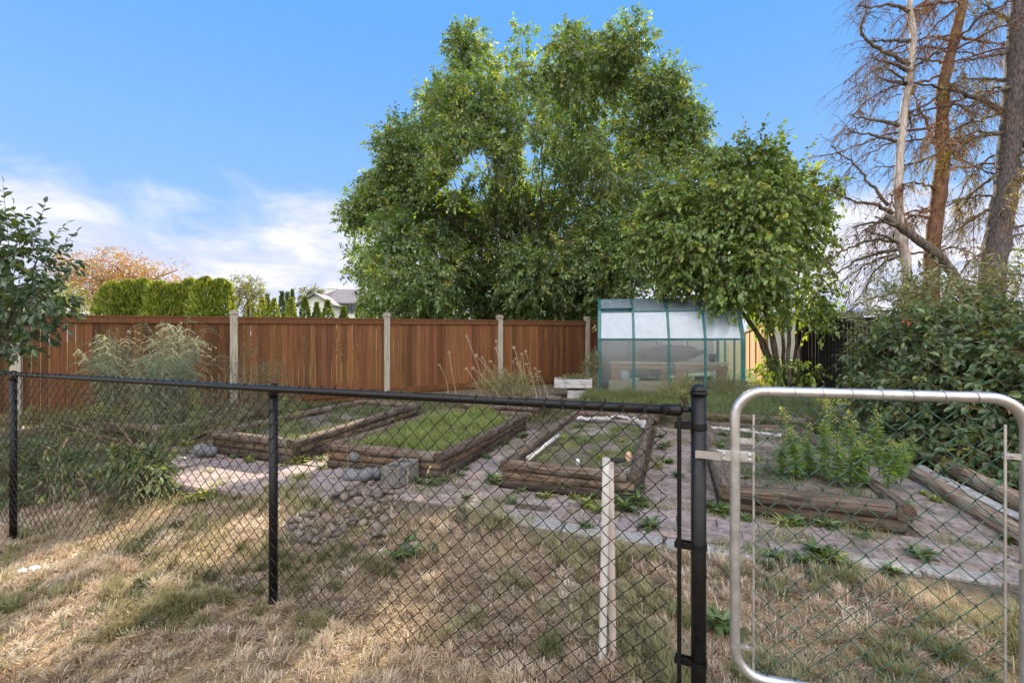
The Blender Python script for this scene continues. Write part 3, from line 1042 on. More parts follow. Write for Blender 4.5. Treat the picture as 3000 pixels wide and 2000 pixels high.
# ------------------------------------------------------------------ greenhouse
def greenhouse():
    W, Dp = 3.27, 2.4
    root = thing('greenhouse', 'teal framed garden greenhouse with hazy plastic panels', 'greenhouse', (2.15, 11.2, .19), math.atan2(-.65, 3.2))
    prof = [(0, 0.0), (0, 1.33), (.34, 2.02), (1.2, 2.40), (2.06, 2.02), (2.4, 1.33), (2.4, 0.0)]
    xs = np.linspace(0, W, 5)
    t = .028
    # ribs
    for x in xs:
        b = MB()
        for k in range(6):
            (y0, z0), (y1, z1) = prof[k], prof[k + 1]
            L = math.hypot(y1 - y0, z1 - z0)
            a_ = math.atan2(z1 - z0, y1 - y0)
            big = .085 if x in (xs[0], xs[-1]) else .055
            b.box((x, (y0 + y1) / 2, (z0 + z1) / 2), (big, L + .02 * (k % 2), .05 + .004 * (k % 2)), Euler((a_, 0, 0)), None, .008)
        b.build('rib', M_TEAL, root)
    # purlins along the length
    for k, (y, z) in enumerate(prof):
        b = MB()
        for i in range(4):
            b.box(((xs[i] + xs[i + 1]) / 2, y, z if z > 0 else .03), (xs[1] - .09, .045, .042), None, None, .007)
        b.build('purlin', M_TEAL, root)
    # panels
    for k in range(6):
        (y0, z0), (y1, z1) = prof[k], prof[k + 1]
        L = math.hypot(y1 - y0, z1 - z0)
        a_ = math.atan2(z1 - z0, y1 - y0)
        for i in range(4):
            b = MB()
            wv = xs[1] - .06
            cx, cy, cz, aa = (xs[i] + xs[i + 1]) / 2, (y0 + y1) / 2, (z0 + z1) / 2, a_
            if k == 2 and i == 0:                       # roof vent, propped open
                aa = a_ - .07
                cy, cz = cy + .0, cz + .05
            b.box((cx, cy, cz), (wv, L - .05, .006), Euler((aa, 0, 0)))
            if k == 2 and i == 0:
                e = b.build('roof_vent', M_PANEL_ROOF, root)
                for s_ in (-1, 1):
                    f = MB()
                    f.box((cx, cy - s_ * math.cos(aa) * (L / 2 - .03), cz - s_ * math.sin(aa) * (L / 2 - .03)), (wv, .035, .022), Euler((aa, 0, 0)), None, .004)
                    f.build('vent_frame', M_TEAL, e)
            else:
                b.build('wall_panel' if k in (0, 5) else 'roof_panel', M_PANEL_LOW if k in (0, 5, 4) else M_PANEL_UP if k == 1 else M_PANEL_ROOF, root)
    # gable ends
    for x, s_ in ((0, -1), (W, 1)):
        v = np.array([(x + s_ * .004, y, z) for y, z in prof])
        MB().add(v, [[tuple(range(7))]]).build('end_panel', M_PANEL_LOW, root)
        b = MB()
        for y in (.75, 1.65):
            b.box((x + s_ * .012, y, 1.09), (.04, .045, 2.14), None, None, .006)
        b.box((x + s_ * .012, 1.2, 1.33), (.038, 2.36, .045), None, None, .006)
        b.build('end_frame', M_TEAL, root)
    return root


gh = greenhouse()
ghm = Matrix.Translation((2.15, 11.2, .19)) @ Matrix.Rotation(math.atan2(-.65, 3.2), 4, 'Z')


def ghp(x, y, z=0):
    return tuple(ghm @ Vector((x, y, z)))


def bench(lab, x0, x1, y, h, mat, mat2):
    c = ghp((x0 + x1) / 2, y, 0)
    e = thing('potting_bench', lab, 'bench', c, math.atan2(-.65, 3.2), 'benches inside the greenhouse')
    w = x1 - x0
    MB().box((0, 0, h), (w, .55, .05), None, None, .006).build('bench_top', mat2, e)
    MB().box((0, -.25, h - .10), (w - .04, .03, .10), None, None, .004).build('apron', mat, e)
    for sx in (-1, 1):
        for sy in (-1, 1):
            MB().box((sx * (w / 2 - .14), sy * .2, h / 2 - .03), (.20 if sy < 0 else .1, .05, h - .06), None, None, .005).build('leg', mat, e)
    return e


bench('wooden bench inside the left half of the greenhouse', .25, 1.72, .55, .74, M_BENCH, M_BENCH2)
bench('wooden bench inside the right half of the greenhouse', 1.80, 3.05, .55, .74, M_BENCH, M_BENCH2)
e = thing('bottom_board', 'pale plank leaning at the foot of the greenhouse front', 'plank', ghp(.95, .10), math.atan2(-.65, 3.2))
MB().box((0, 0, .17), (1.45, .025, .30), None, None, .004).build('plank', M_BENCH2, e)
e = thing('bucket', 'white bucket on the greenhouse floor under the left bench', 'bucket', ghp(.62, .50))
MB().tube([(0, 0, .25), (0, 0, .58)], [.13, .15], 20).build('body', M_WHITEPL, e, True)
MB().tube([(.15 * math.cos(a), .02, .56 - .14 * math.sin(a)) for a in np.linspace(0, math.pi, 12)], .004, 6).build('handle', M_GALV, e)
e = thing('compost_bag', 'dark bulky bag lying on the greenhouse benches', 'bag', ghp(1.75, .70, .78))
g2 = np.random.default_rng(12)
th, ph = np.meshgrid(np.linspace(0, 2 * np.pi, 28, endpoint=False), np.linspace(0.05, np.pi - .05, 14))
rr = 1 + .08 * np.sin(3 * th + 2) * np.sin(2 * ph) + .05 * g2.normal(size=th.shape)
vv = np.stack([.78 * np.sin(ph) * np.cos(th) * rr, .26 * np.sin(ph) * np.sin(th) * rr, .19 + .2 * np.cos(ph) * rr], -1).reshape(-1, 3)
i = (np.arange(13)[:, None] * 28)
j = np.arange(28)[None]
qf = np.stack([i + j, i + (j + 1) % 28, i + 28 + (j + 1) % 28, i + 28 + j], -1).reshape(-1, 4)
MB().add(vv, [qf]).build('sack', M_BLACKPL, e, True)
MB().tube([(.70, 0, .2), (.82, 0, .24), (.90, 0, .20)], [.09, .04, .07], 10).build('tied_end', M_BLACKPL, e, True)
for k, (x, y, r, h, lab) in enumerate(((1.15, .5, .17, .36, 'black plant pot under the left greenhouse bench'), (2.5, .5, .2, .42, 'wide black plant pot under the right greenhouse bench'), (2.72, .55, .09, .2, 'small black plant pot on the right greenhouse bench'))):
    zz = .765 if k == 2 else 0
    e = thing('plant_pot', lab, 'pot', ghp(x, y, zz), 0, 'pots in the greenhouse')
    MB().tube([(0, 0, 0), (0, 0, h)], [r * .75, r], 18).build('body', M_BLACKPL, e, True)
    MB().tube([(0, 0, h - .03), (0, 0, h), (0, 0, h + .004)], [r * 1.07, r * 1.07, r * .9], 18).build('rim', M_BLACKPL, e, True)

# white planter
pl = thing('planter_box', 'white plank planter box beside the greenhouse', 'planter', (1.42, 10.45, .17), -.12)
b = MB()
for k in range(2):
    b.box((-.02, -.27, .30 + k * .10), (.84, .03, .095), None, None, .004)
    b.box((-.02, .27, .30 + k * .10), (.84, .03, .095), None, None, .004)
    b.box((-.425, 0, .30 + k * .10), (.03, .51, .095), None, None, .004)
    b.box((.385, 0, .30 + k * .10), (.03, .51, .095), None, None, .004)
b.build('upper_planks', M_WHITEWOOD, pl)
b = MB()
for k in range(2):
    b.box((.13, -.22, .06 + k * .095), (.56, .03, .09), None, None, .004)
    b.box((.13, .22, .06 + k * .095), (.56, .03, .09), None, None, .004)
    b.box((-.135, 0, .06 + k * .095), (.03, .41, .09), None, None, .004)
    b.box((.395, 0, .06 + k * .095), (.03, .41, .09), None, None, .004)
b.build('lower_planks', M_WHITEWOOD, pl)
MB().box((-.02, 0, .36), (.78, .50, .02)).build('soil', M_SOIL, pl)

# concrete block with two cavities
bx, by = ab(-2.66, 3.98)
cb = thing('cinder_block', 'grey hollow concrete block standing at the corner of the grassy bed', 'concrete block', (bx, by, .03), math.pi / 2 - UA + .02)
b = MB()
b.box((0, .0825, .1), (.39, .03, .195), None, None, .004)
b.box((0, -.0825, .1), (.39, .03, .195), None, None, .004)
for x in (-.18, 0, .18):
    b.box((x, 0, .099), (.033, .134, .193), None, None, .003)
b.build('block_body', M_BLOCK, cb)


# ------------------------------------------------------------------ stones
def stone_mesh(seed, sx=1, sy=.8, sz=.6, col=(1, 1, 1), n=14, k=9, rough=.07):
    g = np.random.default_rng(seed)
    th, ph = np.meshgrid(np.linspace(0, 2 * np.pi, n, endpoint=False), np.linspace(0.04, np.pi - .04, k))
    q = g.uniform(0, 6, 4)
    rr = 1 + rough * np.sin(2 * th + q[0]) * np.sin(ph) + rough * np.sin(3 * th + q[1]) * np.sin(2 * ph + q[2]) + rough * .25 * g.normal(size=th.shape)
    rr[0] = rr[0].mean()
    rr[-1] = rr[-1].mean()
    v = np.stack([sx * np.sin(ph) * np.cos(th) * rr, sy * np.sin(ph) * np.sin(th) * rr, sz * np.cos(ph) * rr], -1).reshape(-1, 3)
    i = np.arange(k - 1)[:, None] * n
    j = np.arange(n)[None]
    f = np.stack([i + j, i + n + j, i + n + (j + 1) % n, i + (j + 1) % n], -1).reshape(-1, 4)
    m = MB().add(v, [f, [tuple(range(n))], [tuple((k - 1) * n + np.arange(n)[::-1])]], col)
    return m


pal = [(1.1, 1.0, .95), (.9, .85, .85), (1.25, 1.12, 1.0), (.75, .72, .74), (1.05, .9, .8), (1.4, 1.3, 1.2)]
smesh = []
for k in range(12):
    m = stone_mesh(40 + k, 1, .72 + .05 * (k % 4), .5 + .05 * (k % 3), pal[k % 6]).mesh('river_stone', True)
    m.materials.append(M_STONE)
    smesh.append(m)
gst = np.random.default_rng(21)
spots = []
tries = 0
while len(spots) < 170 and tries < 9000:
    tries += 1
    if gst.random() < .40:
        px, py = gst.uniform(838, 1000), 0
        py = gst.uniform(1512, 1600)
        if (px - 930) ** 2 / 95 ** 2 + (py - 1556) ** 2 / 46 ** 2 > 1:
            continue
    elif gst.random() < .75:
        px, py = gst.uniform(985, 1165), gst.uniform(1418, 1552)
        if abs((px - 1085) * .5 + (py - 1490)) > 78:
            continue
    else:
        px, py = gst.uniform(850, 1150), gst.uniform(1440, 1610)
        if py < 1500 and px < 980:
            continue
    x, y = on_ground(px, py)
    r = gst.uniform(.022, .05)
    if any((x - s[0]) ** 2 + (y - s[1]) ** 2 < (.62 * (r + s[2])) ** 2 for s in spots):
        continue
    spots.append((x, y, r))
for k, (x, y, r) in enumerate(spots):
    o = D.objects.new('river_stone', smesh[k % 12])
    COL.objects.link(o)
    o.location = (x, y, float(zg(x, y)) + r * .38 + (.03 if k % 3 == 0 else .0))
    o.scale = (r, r, r)
    o.rotation_euler = (gst.normal() * .3, gst.normal() * .3, gst.uniform(0, 6))
    tag(o, 'rounded brown river stone in the loose pile on the lawn beside the paving', 'stone', 'river stones in the loose pile')
for (px, py, r, lab, mat, sz) in (
        (1040, 1368, .085, 'grey rock topmost of the heap beside the concrete block', M_ROCK, .8),
        (1030, 1402, .095, 'long pale rock at the left foot of the heap beside the concrete block', M_ROCK, .55),
        (1072, 1402, .080, 'grey rock in the middle of the heap against the concrete block', M_ROCK, .7),
        (1102, 1396, .070, 'small grey rock wedged against the concrete block', M_ROCK, .7),
        (1082, 1368, .045, 'small brown rock at the back of the heap by the concrete block', M_STONE, .8)):
    x, y = on_ground(px, py + 15)
    zz = .11 if '1368' in str(py) and r > .05 else 0
    m = stone_mesh(int(px), 1, .8, sz, (1, 1, 1), 20, 12, .06)
    o = m.build('rock', mat, None, True, (x, y + (.09 if py == 1368 else 0), r * sz * .9 + zz * .6 + .045))
    o.scale = (r * 1.15, r * 1.15, r * 1.2)
    o.rotation_euler = (.1, .15, px)
    tag(o, lab, 'rock', 'rocks beside the concrete block')
for (px, r, lab) in ((588, .085, 'larger pale round stone in front of the timber bed'), (617, .070, 'smaller pale round stone in front of the timber bed')):
    x, y = on_ground(px, 1350)
    o = stone_mesh(int(px), 1, .95, .92, (1, 1, 1), 22, 14, .025).build('round_stone', M_ROCK, None, True, (x, y, r * .85 + .06))
    o.scale = (r, r, r)
    tag(o, lab, 'stone', 'pale round stones')
for (px, py, r, lab) in ((1218, 1612, .07, 'single tan stone lying alone in the dry lawn'), (1160, 1520, .05, 'tan stone at the right end of the stone pile')):
    x, y = on_ground(px, py)
    o = stone_mesh(int(px), 1, .8, .6, (1.3, 1.1, .95), 20, 12).build('lawn_stone', M_STONE, None, True, (x, y, r * .3))
    o.scale = (r, r, r)
    tag(o, lab, 'stone')


# ------------------------------------------------------------------ plastic bits in the beds
def crumple(name, lab, pts, w, h, mat, seed=1):
    """a strip of crumpled sheet along a polyline of (a,b,z)"""
    g = np.random.default_rng(seed)
    P = np.array([(*ab(a, b), z) for a, b, z in pts])
    n, k = 40, 7
    t = np.linspace(0, len(P) - 1, n)
    C = np.stack([np.interp(t, np.arange(len(P)), P[:, i]) for i in range(3)], -1)
    T = np.gradient(C, axis=0)
    S = np.stack([-T[:, 1], T[:, 0], np.zeros(n)], -1)
    S /= np.linalg.norm(S, axis=1, keepdims=True) + 1e-9
    a_ = np.linspace(-1.2, 1.2, k)
    v = C[:, None] + S[:, None] * (np.sin(a_) * w)[None, :, None] * (1 + .15 * g.normal(size=(n, 1, 1))) + np.array((0, 0, 1.0)) * (np.cos(a_) * h)[None, :, None] * (1 + .2 * g.normal(size=(n, 1, 1)))
    v = v + g.normal(size=v.shape) * .005
    i = np.arange(n - 1)[:, None] * k
    j = np.arange(k - 1)[None]
    f = np.stack([i + j, i + j + 1, i + k + j + 1, i + k + j], -1).reshape(-1, 4)
    c = C.mean(0)
    o = MB().add(v.reshape(-1, 3) - c, [f]).build(name, mat, None, False, tuple(c))
    tag(o, lab, 'plastic sheet')
    return o


crumple('plastic_sheet', 'crumpled white plastic strip along the back of the third bed', [(-1.5, 7.2, .21), (-1.0, 7.15, .24), (-.85, 7.12, .30), (-.5, 7.15, .23), (-.42, 6.7, .22)], .06, .055, M_SHEET, 3)
crumple('plastic_sheet', 'pale torn plastic strip at the back of the bed with tall plants', [(.45, 7.25, .2), (.9, 7.1, .2), (1.3, 6.9, .2)], .05, .03, M_SHEET, 5)
crumple('plastic_sheet', 'dirty white plastic strip between the edging timbers at the right', [(2.48, 2.2, .09), (2.48, 3.2, .10), (2.48, 4.4, .10), (2.42, 6.0, .12)], .05, .035, M_SHEET, 6)
x0, y0 = ab(-1.47, 4.55)
x1, y1 = ab(-1.45, 5.75)
e = thing('drain_pipe', 'thin white plastic pipe lying along the inside edge of the third bed', 'pipe', (x0, y0, .22))
MB().tube([(0, 0, .02), ((x1 - x0) * .5, (y1 - y0) * .5, .03), (x1 - x0, y1 - y0, .03)], .022, 12).build('tube', M_PVC, e, True)
MB().tube([(-.004, -.012, .02), (.004, .03, .02)], .026, 12).build('coupling', M_PVC, e, True)
x0, y0 = ab(-.52, 4.32)
e = thing('hose_nozzle', 'black hose nozzle with a worn orange end lying on the bed corner', 'hose nozzle', (x0, y0, .34), .15)
MB().tube([(-.10, 0, .015), (-.02, 0, .018), (.03, 0, .02), (.09, 0, .022)], [.022, .028, .02, .014], 12).build('handle_grip', M_BLACKPL, e, True)
MB().tube([(.085, 0, .0), (.10, 0, .03), (.10, 0, .075), (.11, .0, .095)], [.015, .03, .028, .012], 12).build('nozzle_head', M_ORANGE, e, True)
MB().tube([(-.13, 0, .015), (-.10, 0, .015)], .028, 12).build('coupling', M_WHITEPL, e, True)
x0, y0 = ab(-.95, 4.55)
o = MB().tube([(0, 0, 0), (0, 0, .05), (0, 0, .06)], [.02, .02, .012], 12).build('bottle_top', M_WHITEPL, None, True, (x0, y0, .22))
tag(o, 'tiny white plastic lid standing on the soil of the third bed', 'lid')
x0, y0 = on_ground(86, 1706, -.08)
e = MB()
gq = np.random.default_rng(4)
s_, t_ = np.meshgrid(np.linspace(-1, 1, 9), np.linspace(-1, 1, 6))
vq = np.stack([s_ * .055, t_ * .022, .09 + .012 * np.sin(s_ * 3) + gq.normal(size=s_.shape) * .005], -1).reshape(-1, 3)
i = (np.arange(5)[:, None] * 9 + np.arange(8)[None]).reshape(-1)
o = e.add(vq, [np.stack([i, i + 1, i + 10, i + 9], -1)]).build('paper_scrap', M_WHITEPL, None, False, g3(x0, y0))
tag(o, 'small scrap of white paper lying on the dry lawn', 'litter')
#PLANTS
# ------------------------------------------------------------------ vegetation helpers
def vnoise(x, y, f, seed):
    g = np.random.default_rng(seed)
    T = g.random((64, 64))
    x, y = np.asarray(x) * f + 100, np.asarray(y) * f + 100
    i, j = np.floor(x).astype(int), np.floor(y).astype(int)
    u, v = x - i, y - j
    u, v = u * u * (3 - 2 * u), v * v * (3 - 2 * v)
    i0, i1, j0, j1 = i % 64, (i + 1) % 64, j % 64, (j + 1) % 64
    return (T[i0, j0] * (1 - u) + T[i1, j0] * u) * (1 - v) + (T[i0, j1] * (1 - u) + T[i1, j1] * u) * v


def sprigs(mb, tw, p0, d, L, k, droop, ll, lw, pal, w=None, tpl='simple', spread=.8, hang=.25, g=rng, twr=.004, curl=.2, jit=.15, start=.15, twcol=None, colby=None):
    """twigs starting at p0 along d, each carrying k leaves"""
    n = len(p0)
    d = d / (np.linalg.norm(d, axis=1, keepdims=True) + 1e-9)
    L = np.broadcast_to(np.asarray(L, float), (n,))
    t = (start + (1 - start) * (np.arange(k) + .5) / k)[None] + g.uniform(-.4, .4, (n, k)) / k
    t[:, -1] = 1.0
    pos = p0[:, None] + d[:, None] * (L[:, None] * t)[..., None]
    pos[..., 2] -= droop * L[:, None] * t ** 2
    tan = d[:, None] + np.zeros((n, k, 3))
    tan[..., 2] -= 2 * droop * t
    tan /= np.linalg.norm(tan, axis=2, keepdims=True)
    ref = rnd_dirs(n, g)[:, None]
    side = np.cross(tan, ref)
    side /= np.linalg.norm(side, axis=2, keepdims=True) + 1e-9
    ph = (np.arange(k) * 2.4)[None] + g.uniform(0, 6, (n, 1))
    oth = np.cross(tan, side)
    ld = tan * .55 + spread * (side * np.cos(ph)[..., None] + oth * np.sin(ph)[..., None]) + g.normal(size=(n, k, 3)) * .22
    ld[:, -1] = tan[:, -1] + g.normal(size=(n, 3)) * .2
    ld[..., 2] -= hang
    nr = g.normal(size=(n, k, 3)) * .55
    nr[..., 2] += 1
    N_ = n * k
    base = pick_cols(n, pal, w, jit, g)
    col = np.repeat(base, k, 0) * (1 + g.normal(size=(N_, 1)) * .12)
    sc = g.uniform(.65, 1.15, N_)
    mb.leaves(pos.reshape(-1, 3), ld.reshape(-1, 3), nr.reshape(-1, 3), ll * sc, lw * sc, np.clip(col, .003, .9), tpl, g.normal(size=N_) * .1 + curl)
    if tw is not None:
        tt = np.linspace(0, 1, 4)
        P = p0[:, None] + d[:, None] * (L[:, None] * tt)[..., None]
        P[..., 2] -= droop * L[:, None] * tt ** 2
        tw.tubes(P, twr * np.array((1, .8, .6, .3))[None], 3)


def crown(mb, tw, blobs, n, k, L, droop, ll, lw, pal, w=None, tpl='simple', hang=.25, g=rng, shell=.5, up=0.0, curl=.2, outw=.8, twr=.004, spread=.8, jit=.15, avoid=None):
    c = np.array([b[0] for b in blobs], float)
    r = np.array([np.broadcast_to(b[1], (3,)) for b in blobs], float)
    wt = np.array([(b[2] if len(b) > 2 else 1.0) for b in blobs]) * (r[:, 0] * r[:, 2])
    i = g.choice(len(blobs), n, p=wt / wt.sum())
    dr = rnd_dirs(n, g)
    rad = g.random(n) ** shell
    p = c[i] + dr * r[i] * rad[:, None]
    d = dr * outw + rnd_dirs(n, g) * .7
    d[:, 2] += up
    if avoid:
        keep = np.ones(n, bool)
        for o_, s_, w_ in avoid:
            q = p + d * (L * .5) - o_
            al = q @ s_
            keep &= (np.linalg.norm(q - al[:, None] * s_, axis=1) > w_ + L * .3) | (g.random(n) < .05)
        p, d = p[keep], d[keep]
        n = len(p)
    sprigs(mb, tw, p, d, L * g.uniform(.6, 1.3, n), k, droop, ll, lw, pal, w, tpl, hang=hang, g=g, curl=curl, twr=twr, spread=spread, jit=jit)


def limb(mb, pts, r0, r1, sides=8, wob=.0, g=rng, col=None):
    P = np.array(pts, float)
    n = max(8, len(P) * 5)
    t = np.linspace(0, len(P) - 1, n)
    k = np.arange(len(P))
    C = np.stack([np.interp(t, k, P[:, i]) for i in range(3)], -1)
    ker = np.array((1, 2, 3, 2, 1.)) / 9
    pad = np.concatenate([C[:1]] * 2 + [C] + [C[-1:]] * 2)
    C2 = np.stack([np.convolve(pad[:, i], ker, 'valid') for i in range(3)], -1)
    C2[0], C2[-1] = C[0], C[-1]
    if wob:
        C2[1:-1] += g.normal(size=(n - 2, 3)) * wob
    rr = np.linspace(r0, r1, n)
    if r0 > .06:
        rr = rr * (1 + .05 * g.normal(size=n))
    mb.tube(C2, rr, sides, col)
    return C2


def pblob(px, py, r, Y, ry=None, dens=1.0):
    m = r * Y / FPX
    return (at(px, py, Y), (m, ry if ry else m, m), dens)


def grass(mb, x, y, z, ln, wd, az, lean, col, g=rng, bend=.7):
    n = len(x)
    up = np.array((0, 0, 1.0))
    h = np.stack([np.cos(az), np.sin(az), np.zeros(n)], -1)
    sd = np.stack([-np.sin(az + g.normal(size=n) * .7), np.cos(az), np.zeros(n)], -1)
    sd /= np.linalg.norm(sd, axis=1, keepdims=True) + 1e-9
    p = np.stack([x, y, z], -1)
    l1, l2 = np.clip(lean, 0, 1.5), np.clip(lean + bend * g.uniform(.5, 1.4, n), 0, 2.1)
    m = p + (h * np.sin(l1)[:, None] + up * np.cos(l1)[:, None]) * (ln * .55)[:, None]
    t = m + (h * np.sin(l2)[:, None] + up * np.cos(l2)[:, None]) * (ln * .45)[:, None]
    m[:, 2] = np.maximum(m[:, 2], z + .004)
    t[:, 2] = np.maximum(t[:, 2], z + .003)
    w2 = sd * (wd / 2)[:, None]
    v = np.stack([p - w2, p + w2, m + w2 * .8, m - w2 * .8, t], 1).reshape(-1, 3)
    b = np.arange(n)[:, None] * 5
    mb.add(v, [b + np.array((0, 1, 2, 3))[None], b + np.array((3, 2, 4))[None]], np.repeat(col, 5, 0))


STRAW = np.array([(.52, .43, .31), (.45, .365, .26), (.33, .265, .185), (.44, .335, .245), (.64, .56, .44), (.24, .20, .15)])
GREENS = np.array([(.16, .175, .07), (.22, .215, .10), (.29, .265, .14), (.125, .14, .065)])


def lawn():
    g = np.random.default_rng(11)
    n = 560000
    Y = 1.35 + (5.2 - 1.35) * g.random(n) ** 1.15
    X = (g.random(n) * 2 - 1) * (1.32 * Y + .4)
    B = X * U[0] + Y * U[1]
    A = X * V[0] + Y * V[1]
    edge = 3.32 + .12 * np.sin(A * 3.1) + .07 * np.sin(A * 7.3) + .22 * vnoise(X, Y, 3.0, 3) - .1
    edge = np.where(A < -3, edge - .05, edge)
    edge = np.where(A < -6.2, 4.6, edge)
    keep = (B < edge) & (g.random(n) < .14 + .86 * sst(.25, .58, vnoise(X, Y, 2.2, 4) * .7 + .3 * vnoise(X, Y, 7, 14)))
    keep &= ~((((X + 1.38) / .38) ** 2 + ((Y - 3.65) / .28) ** 2 < 1) & (g.random(n) < .9))
    X, Y, B, A = X[keep], Y[keep], B[keep], A[keep]
    # gather blades in tufts
    m = 5200
    ty = 1.35 + (5.2 - 1.35) * g.random(m) ** 1.15
    tx = (g.random(m) * 2 - 1) * (1.32 * ty + .4)
    cell = 0.12
    near = {}
    for q, (a, b) in enumerate(zip((tx / cell).astype(int), (ty / cell).astype(int))):
        near.setdefault((a, b), q)
    ci = np.array([near.get(k, -1) for k in zip((X / cell).astype(int), (Y / cell).astype(int))])
    has = ci >= 0
    jj = np.where(has, ci, 0)
    pull = np.where(has, g.uniform(.2, .75, len(X)), 0)
    dx, dy = tx[jj] - X, ty[jj] - Y
    out = np.arctan2(-dy, -dx)
    X, Y = X + dx * pull, Y + dy * pull
    flow = (vnoise(X, Y, 1.1, 5) - .5) * 5.0 + .9
    tuft_az = (g.random(m) - .5) * 2.0
    az = np.where(g.random(len(X)) < .40, out, flow + np.where(has, tuft_az[jj], 0)) + g.normal(size=len(X)) * .75
    tl = g.uniform(.7, 1.4, m)
    grn = vnoise(X, Y, 1.6, 6) * .55 + vnoise(X, Y, 5.0, 8) * .45
    rim = sst(.55, .05, edge[keep] - B)
    tg = g.random(m)
    isg = (grn + .17 * rim + np.where(has, (tg[jj] - .5) * .40, 0) + g.normal(size=len(X)) * .06) > .605
    ln = (.042 + .032 * vnoise(X, Y, 2.4, 9)) * np.where(has, tl[jj], .8) * g.uniform(.6, 1.35, len(X)) * (1 + .6 * rim) * (1 + .35 * isg)
    lean = np.clip(g.normal(.80, .45, len(X)) - .35 * isg - .2 * rim, .05, 1.45)
    si = (vnoise(X, Y, 2.0, 10) * .5 + np.where(has, g.random(m)[jj], .5) * .5)
    pal = STRAW[np.clip((si * 6).astype(int), 0, 5)]
    rnd = STRAW[g.integers(0, 6, len(X))]
    col = np.where((g.random(len(X)) < .35)[:, None], rnd, pal)
    col = np.where(isg[:, None], GREENS[np.clip((si * 4).astype(int), 0, 3)], col)
    col = np.clip(col * (1 + g.normal(size=(len(X), 1)) * .2), .01, .8)
    mb = MB()
    grass(mb, X, Y, zg(X, Y) - .004, ln, g.uniform(.0024, .0048, len(X)) * (1 + .12 * Y), az, lean, col, g, .75)
    o = mb.build('dry_grass', M_DRY)
    tag(o, 'dry tufted straw coloured lawn grass', 'grass', None, 'stuff')


lawn()


def bed_grass(name, label, a0, a1, b0, b1, n, ln, cols, soil, lean=.35, patch=0.0, seed=1, wd=.004, dens=None):
    g = np.random.default_rng(seed)
    a, b = g.uniform(a0, a1, n), g.uniform(b0, b1, n)
    if patch:
        k = (vnoise(a, b, 2.6, seed) * .6 + vnoise(a, b, 7, seed + 1) * .4) > patch
        a, b = a[k], b[k]
    x, y = a * V[0] + b * U[0], a * V[1] + b * U[1]
    n = len(x)
    mb = MB()
    hgt = vnoise(a, b, 4.0, seed + 5)
    z = zg(x, y) + soil if np.isscalar(soil) else soil(x, y)
    c = pick_cols(n, cols, None, .2, g)
    grass(mb, x, y, z, ln * (.5 + hgt) * g.uniform(.5, 1.35, n), wd * g.uniform(.6, 1.2, n), g.uniform(0, 6.28, n), np.abs(g.normal(lean, .25, n)), c, g, .6)
    o = mb.build(name, M_GRASS)
    tag(o, label, 'grass', None, 'stuff')
    return o


LUSH = [(.15, .22, .05), (.20, .26, .065), (.12, .18, .04), (.26, .30, .09)]
DARK = [(.055, .085, .03), (.08, .11, .04), (.11, .13, .05)]
bed_grass('green_grass', 'lush bright green grass filling the second timber bed', -3.68, -2.45, 4.34, 7.08, 42000, .10, LUSH, .212, .5, 0.42, 31)
bed_grass('green_grass', 'taller yellow green grass clumps in the second timber bed', -3.68, -2.45, 4.34, 7.08, 16000, .19, [(.22, .26, .08), (.28, .30, .11), (.15, .21, .05)], .212, .4, 0.5, 41)
bed_grass('sparse_grass', 'sparse green weeds and grass on the soil of the third bed', -1.5, -.48, 4.35, 7.0, 24000, .055, [(.12, .17, .05), (.17, .21, .06), (.2, .2, .1)], .178, .6, .30, 32)
bed_grass('sparse_grass', 'low dark weeds on the soil of the bed with the tall leafy plants', .5, 1.5, 4.4, 7.4, 12000, .06, DARK + [(.15, .18, .07)], .185, .6, .42, 33)
bed_grass('weedy_grass', 'patchy weeds in the timber bed behind the dark fence post', -5.9, -4.45, 4.4, 7.3, 14000, .10, DARK + [(.16, .19, .08)], .19, .5, .42, 34)
bed_grass('meadow_grass', 'tall soft grass in front of the greenhouse right half', .2, 2.3, 7.9, 10.0, 26000, .24, [(.10, .15, .06), (.14, .19, .08), (.2, .22, .11)], .15, .4, .2, 35)
bed_grass('meadow_grass', 'short green grass along the left foot of the greenhouse', -1.9, 0.0, 8.2, 10.2, 20000, .14, [(.09, .13, .04), (.13, .17, .06), (.18, .2, .09)], .14, .45, .2, 36)
bed_grass('weedy_grass', 'dark weeds covering the far left bed and the ground by the fence', -9.5, -6.5, 4.2, 7.5, 30000, .17, DARK, .1, .5, .3, 37, .006)
bed_grass('meadow_grass', 'grass and weeds along the foot of the wooden fence', -6.4, -1.6, 7.6, 9.4, 22000, .15, DARK + [(.15, .17, .07), (.3, .25, .15)], .03, .45, .35, 38)
bed_grass('path_grass', 'small grass tufts growing between the paving bricks', -3.6, 2.4, 3.40, 4.22, 30000, .075, [(.12, .16, .05), (.2, .22, .09), (.35, .29, .18)], .01, .6, .58, 39, .003)
bed_grass('path_grass', 'dry weeds and tufts along the paths between the timber beds', -4.3, .35, 4.1, 7.8, 26000, .09, [(.12, .15, .06), (.3, .26, .15), (.36, .3, .2), (.2, .21, .1)], .01, .6, .60, 42, .004)
bed_grass('yard_grass', 'sunlit green grass beside the small tree right of the greenhouse', 2.2, 5.5, 10.6, 16.0, 22000, .12, [(.2, .26, .04), (.26, .3, .06)], 0.0, .5, .1, 40, .008)


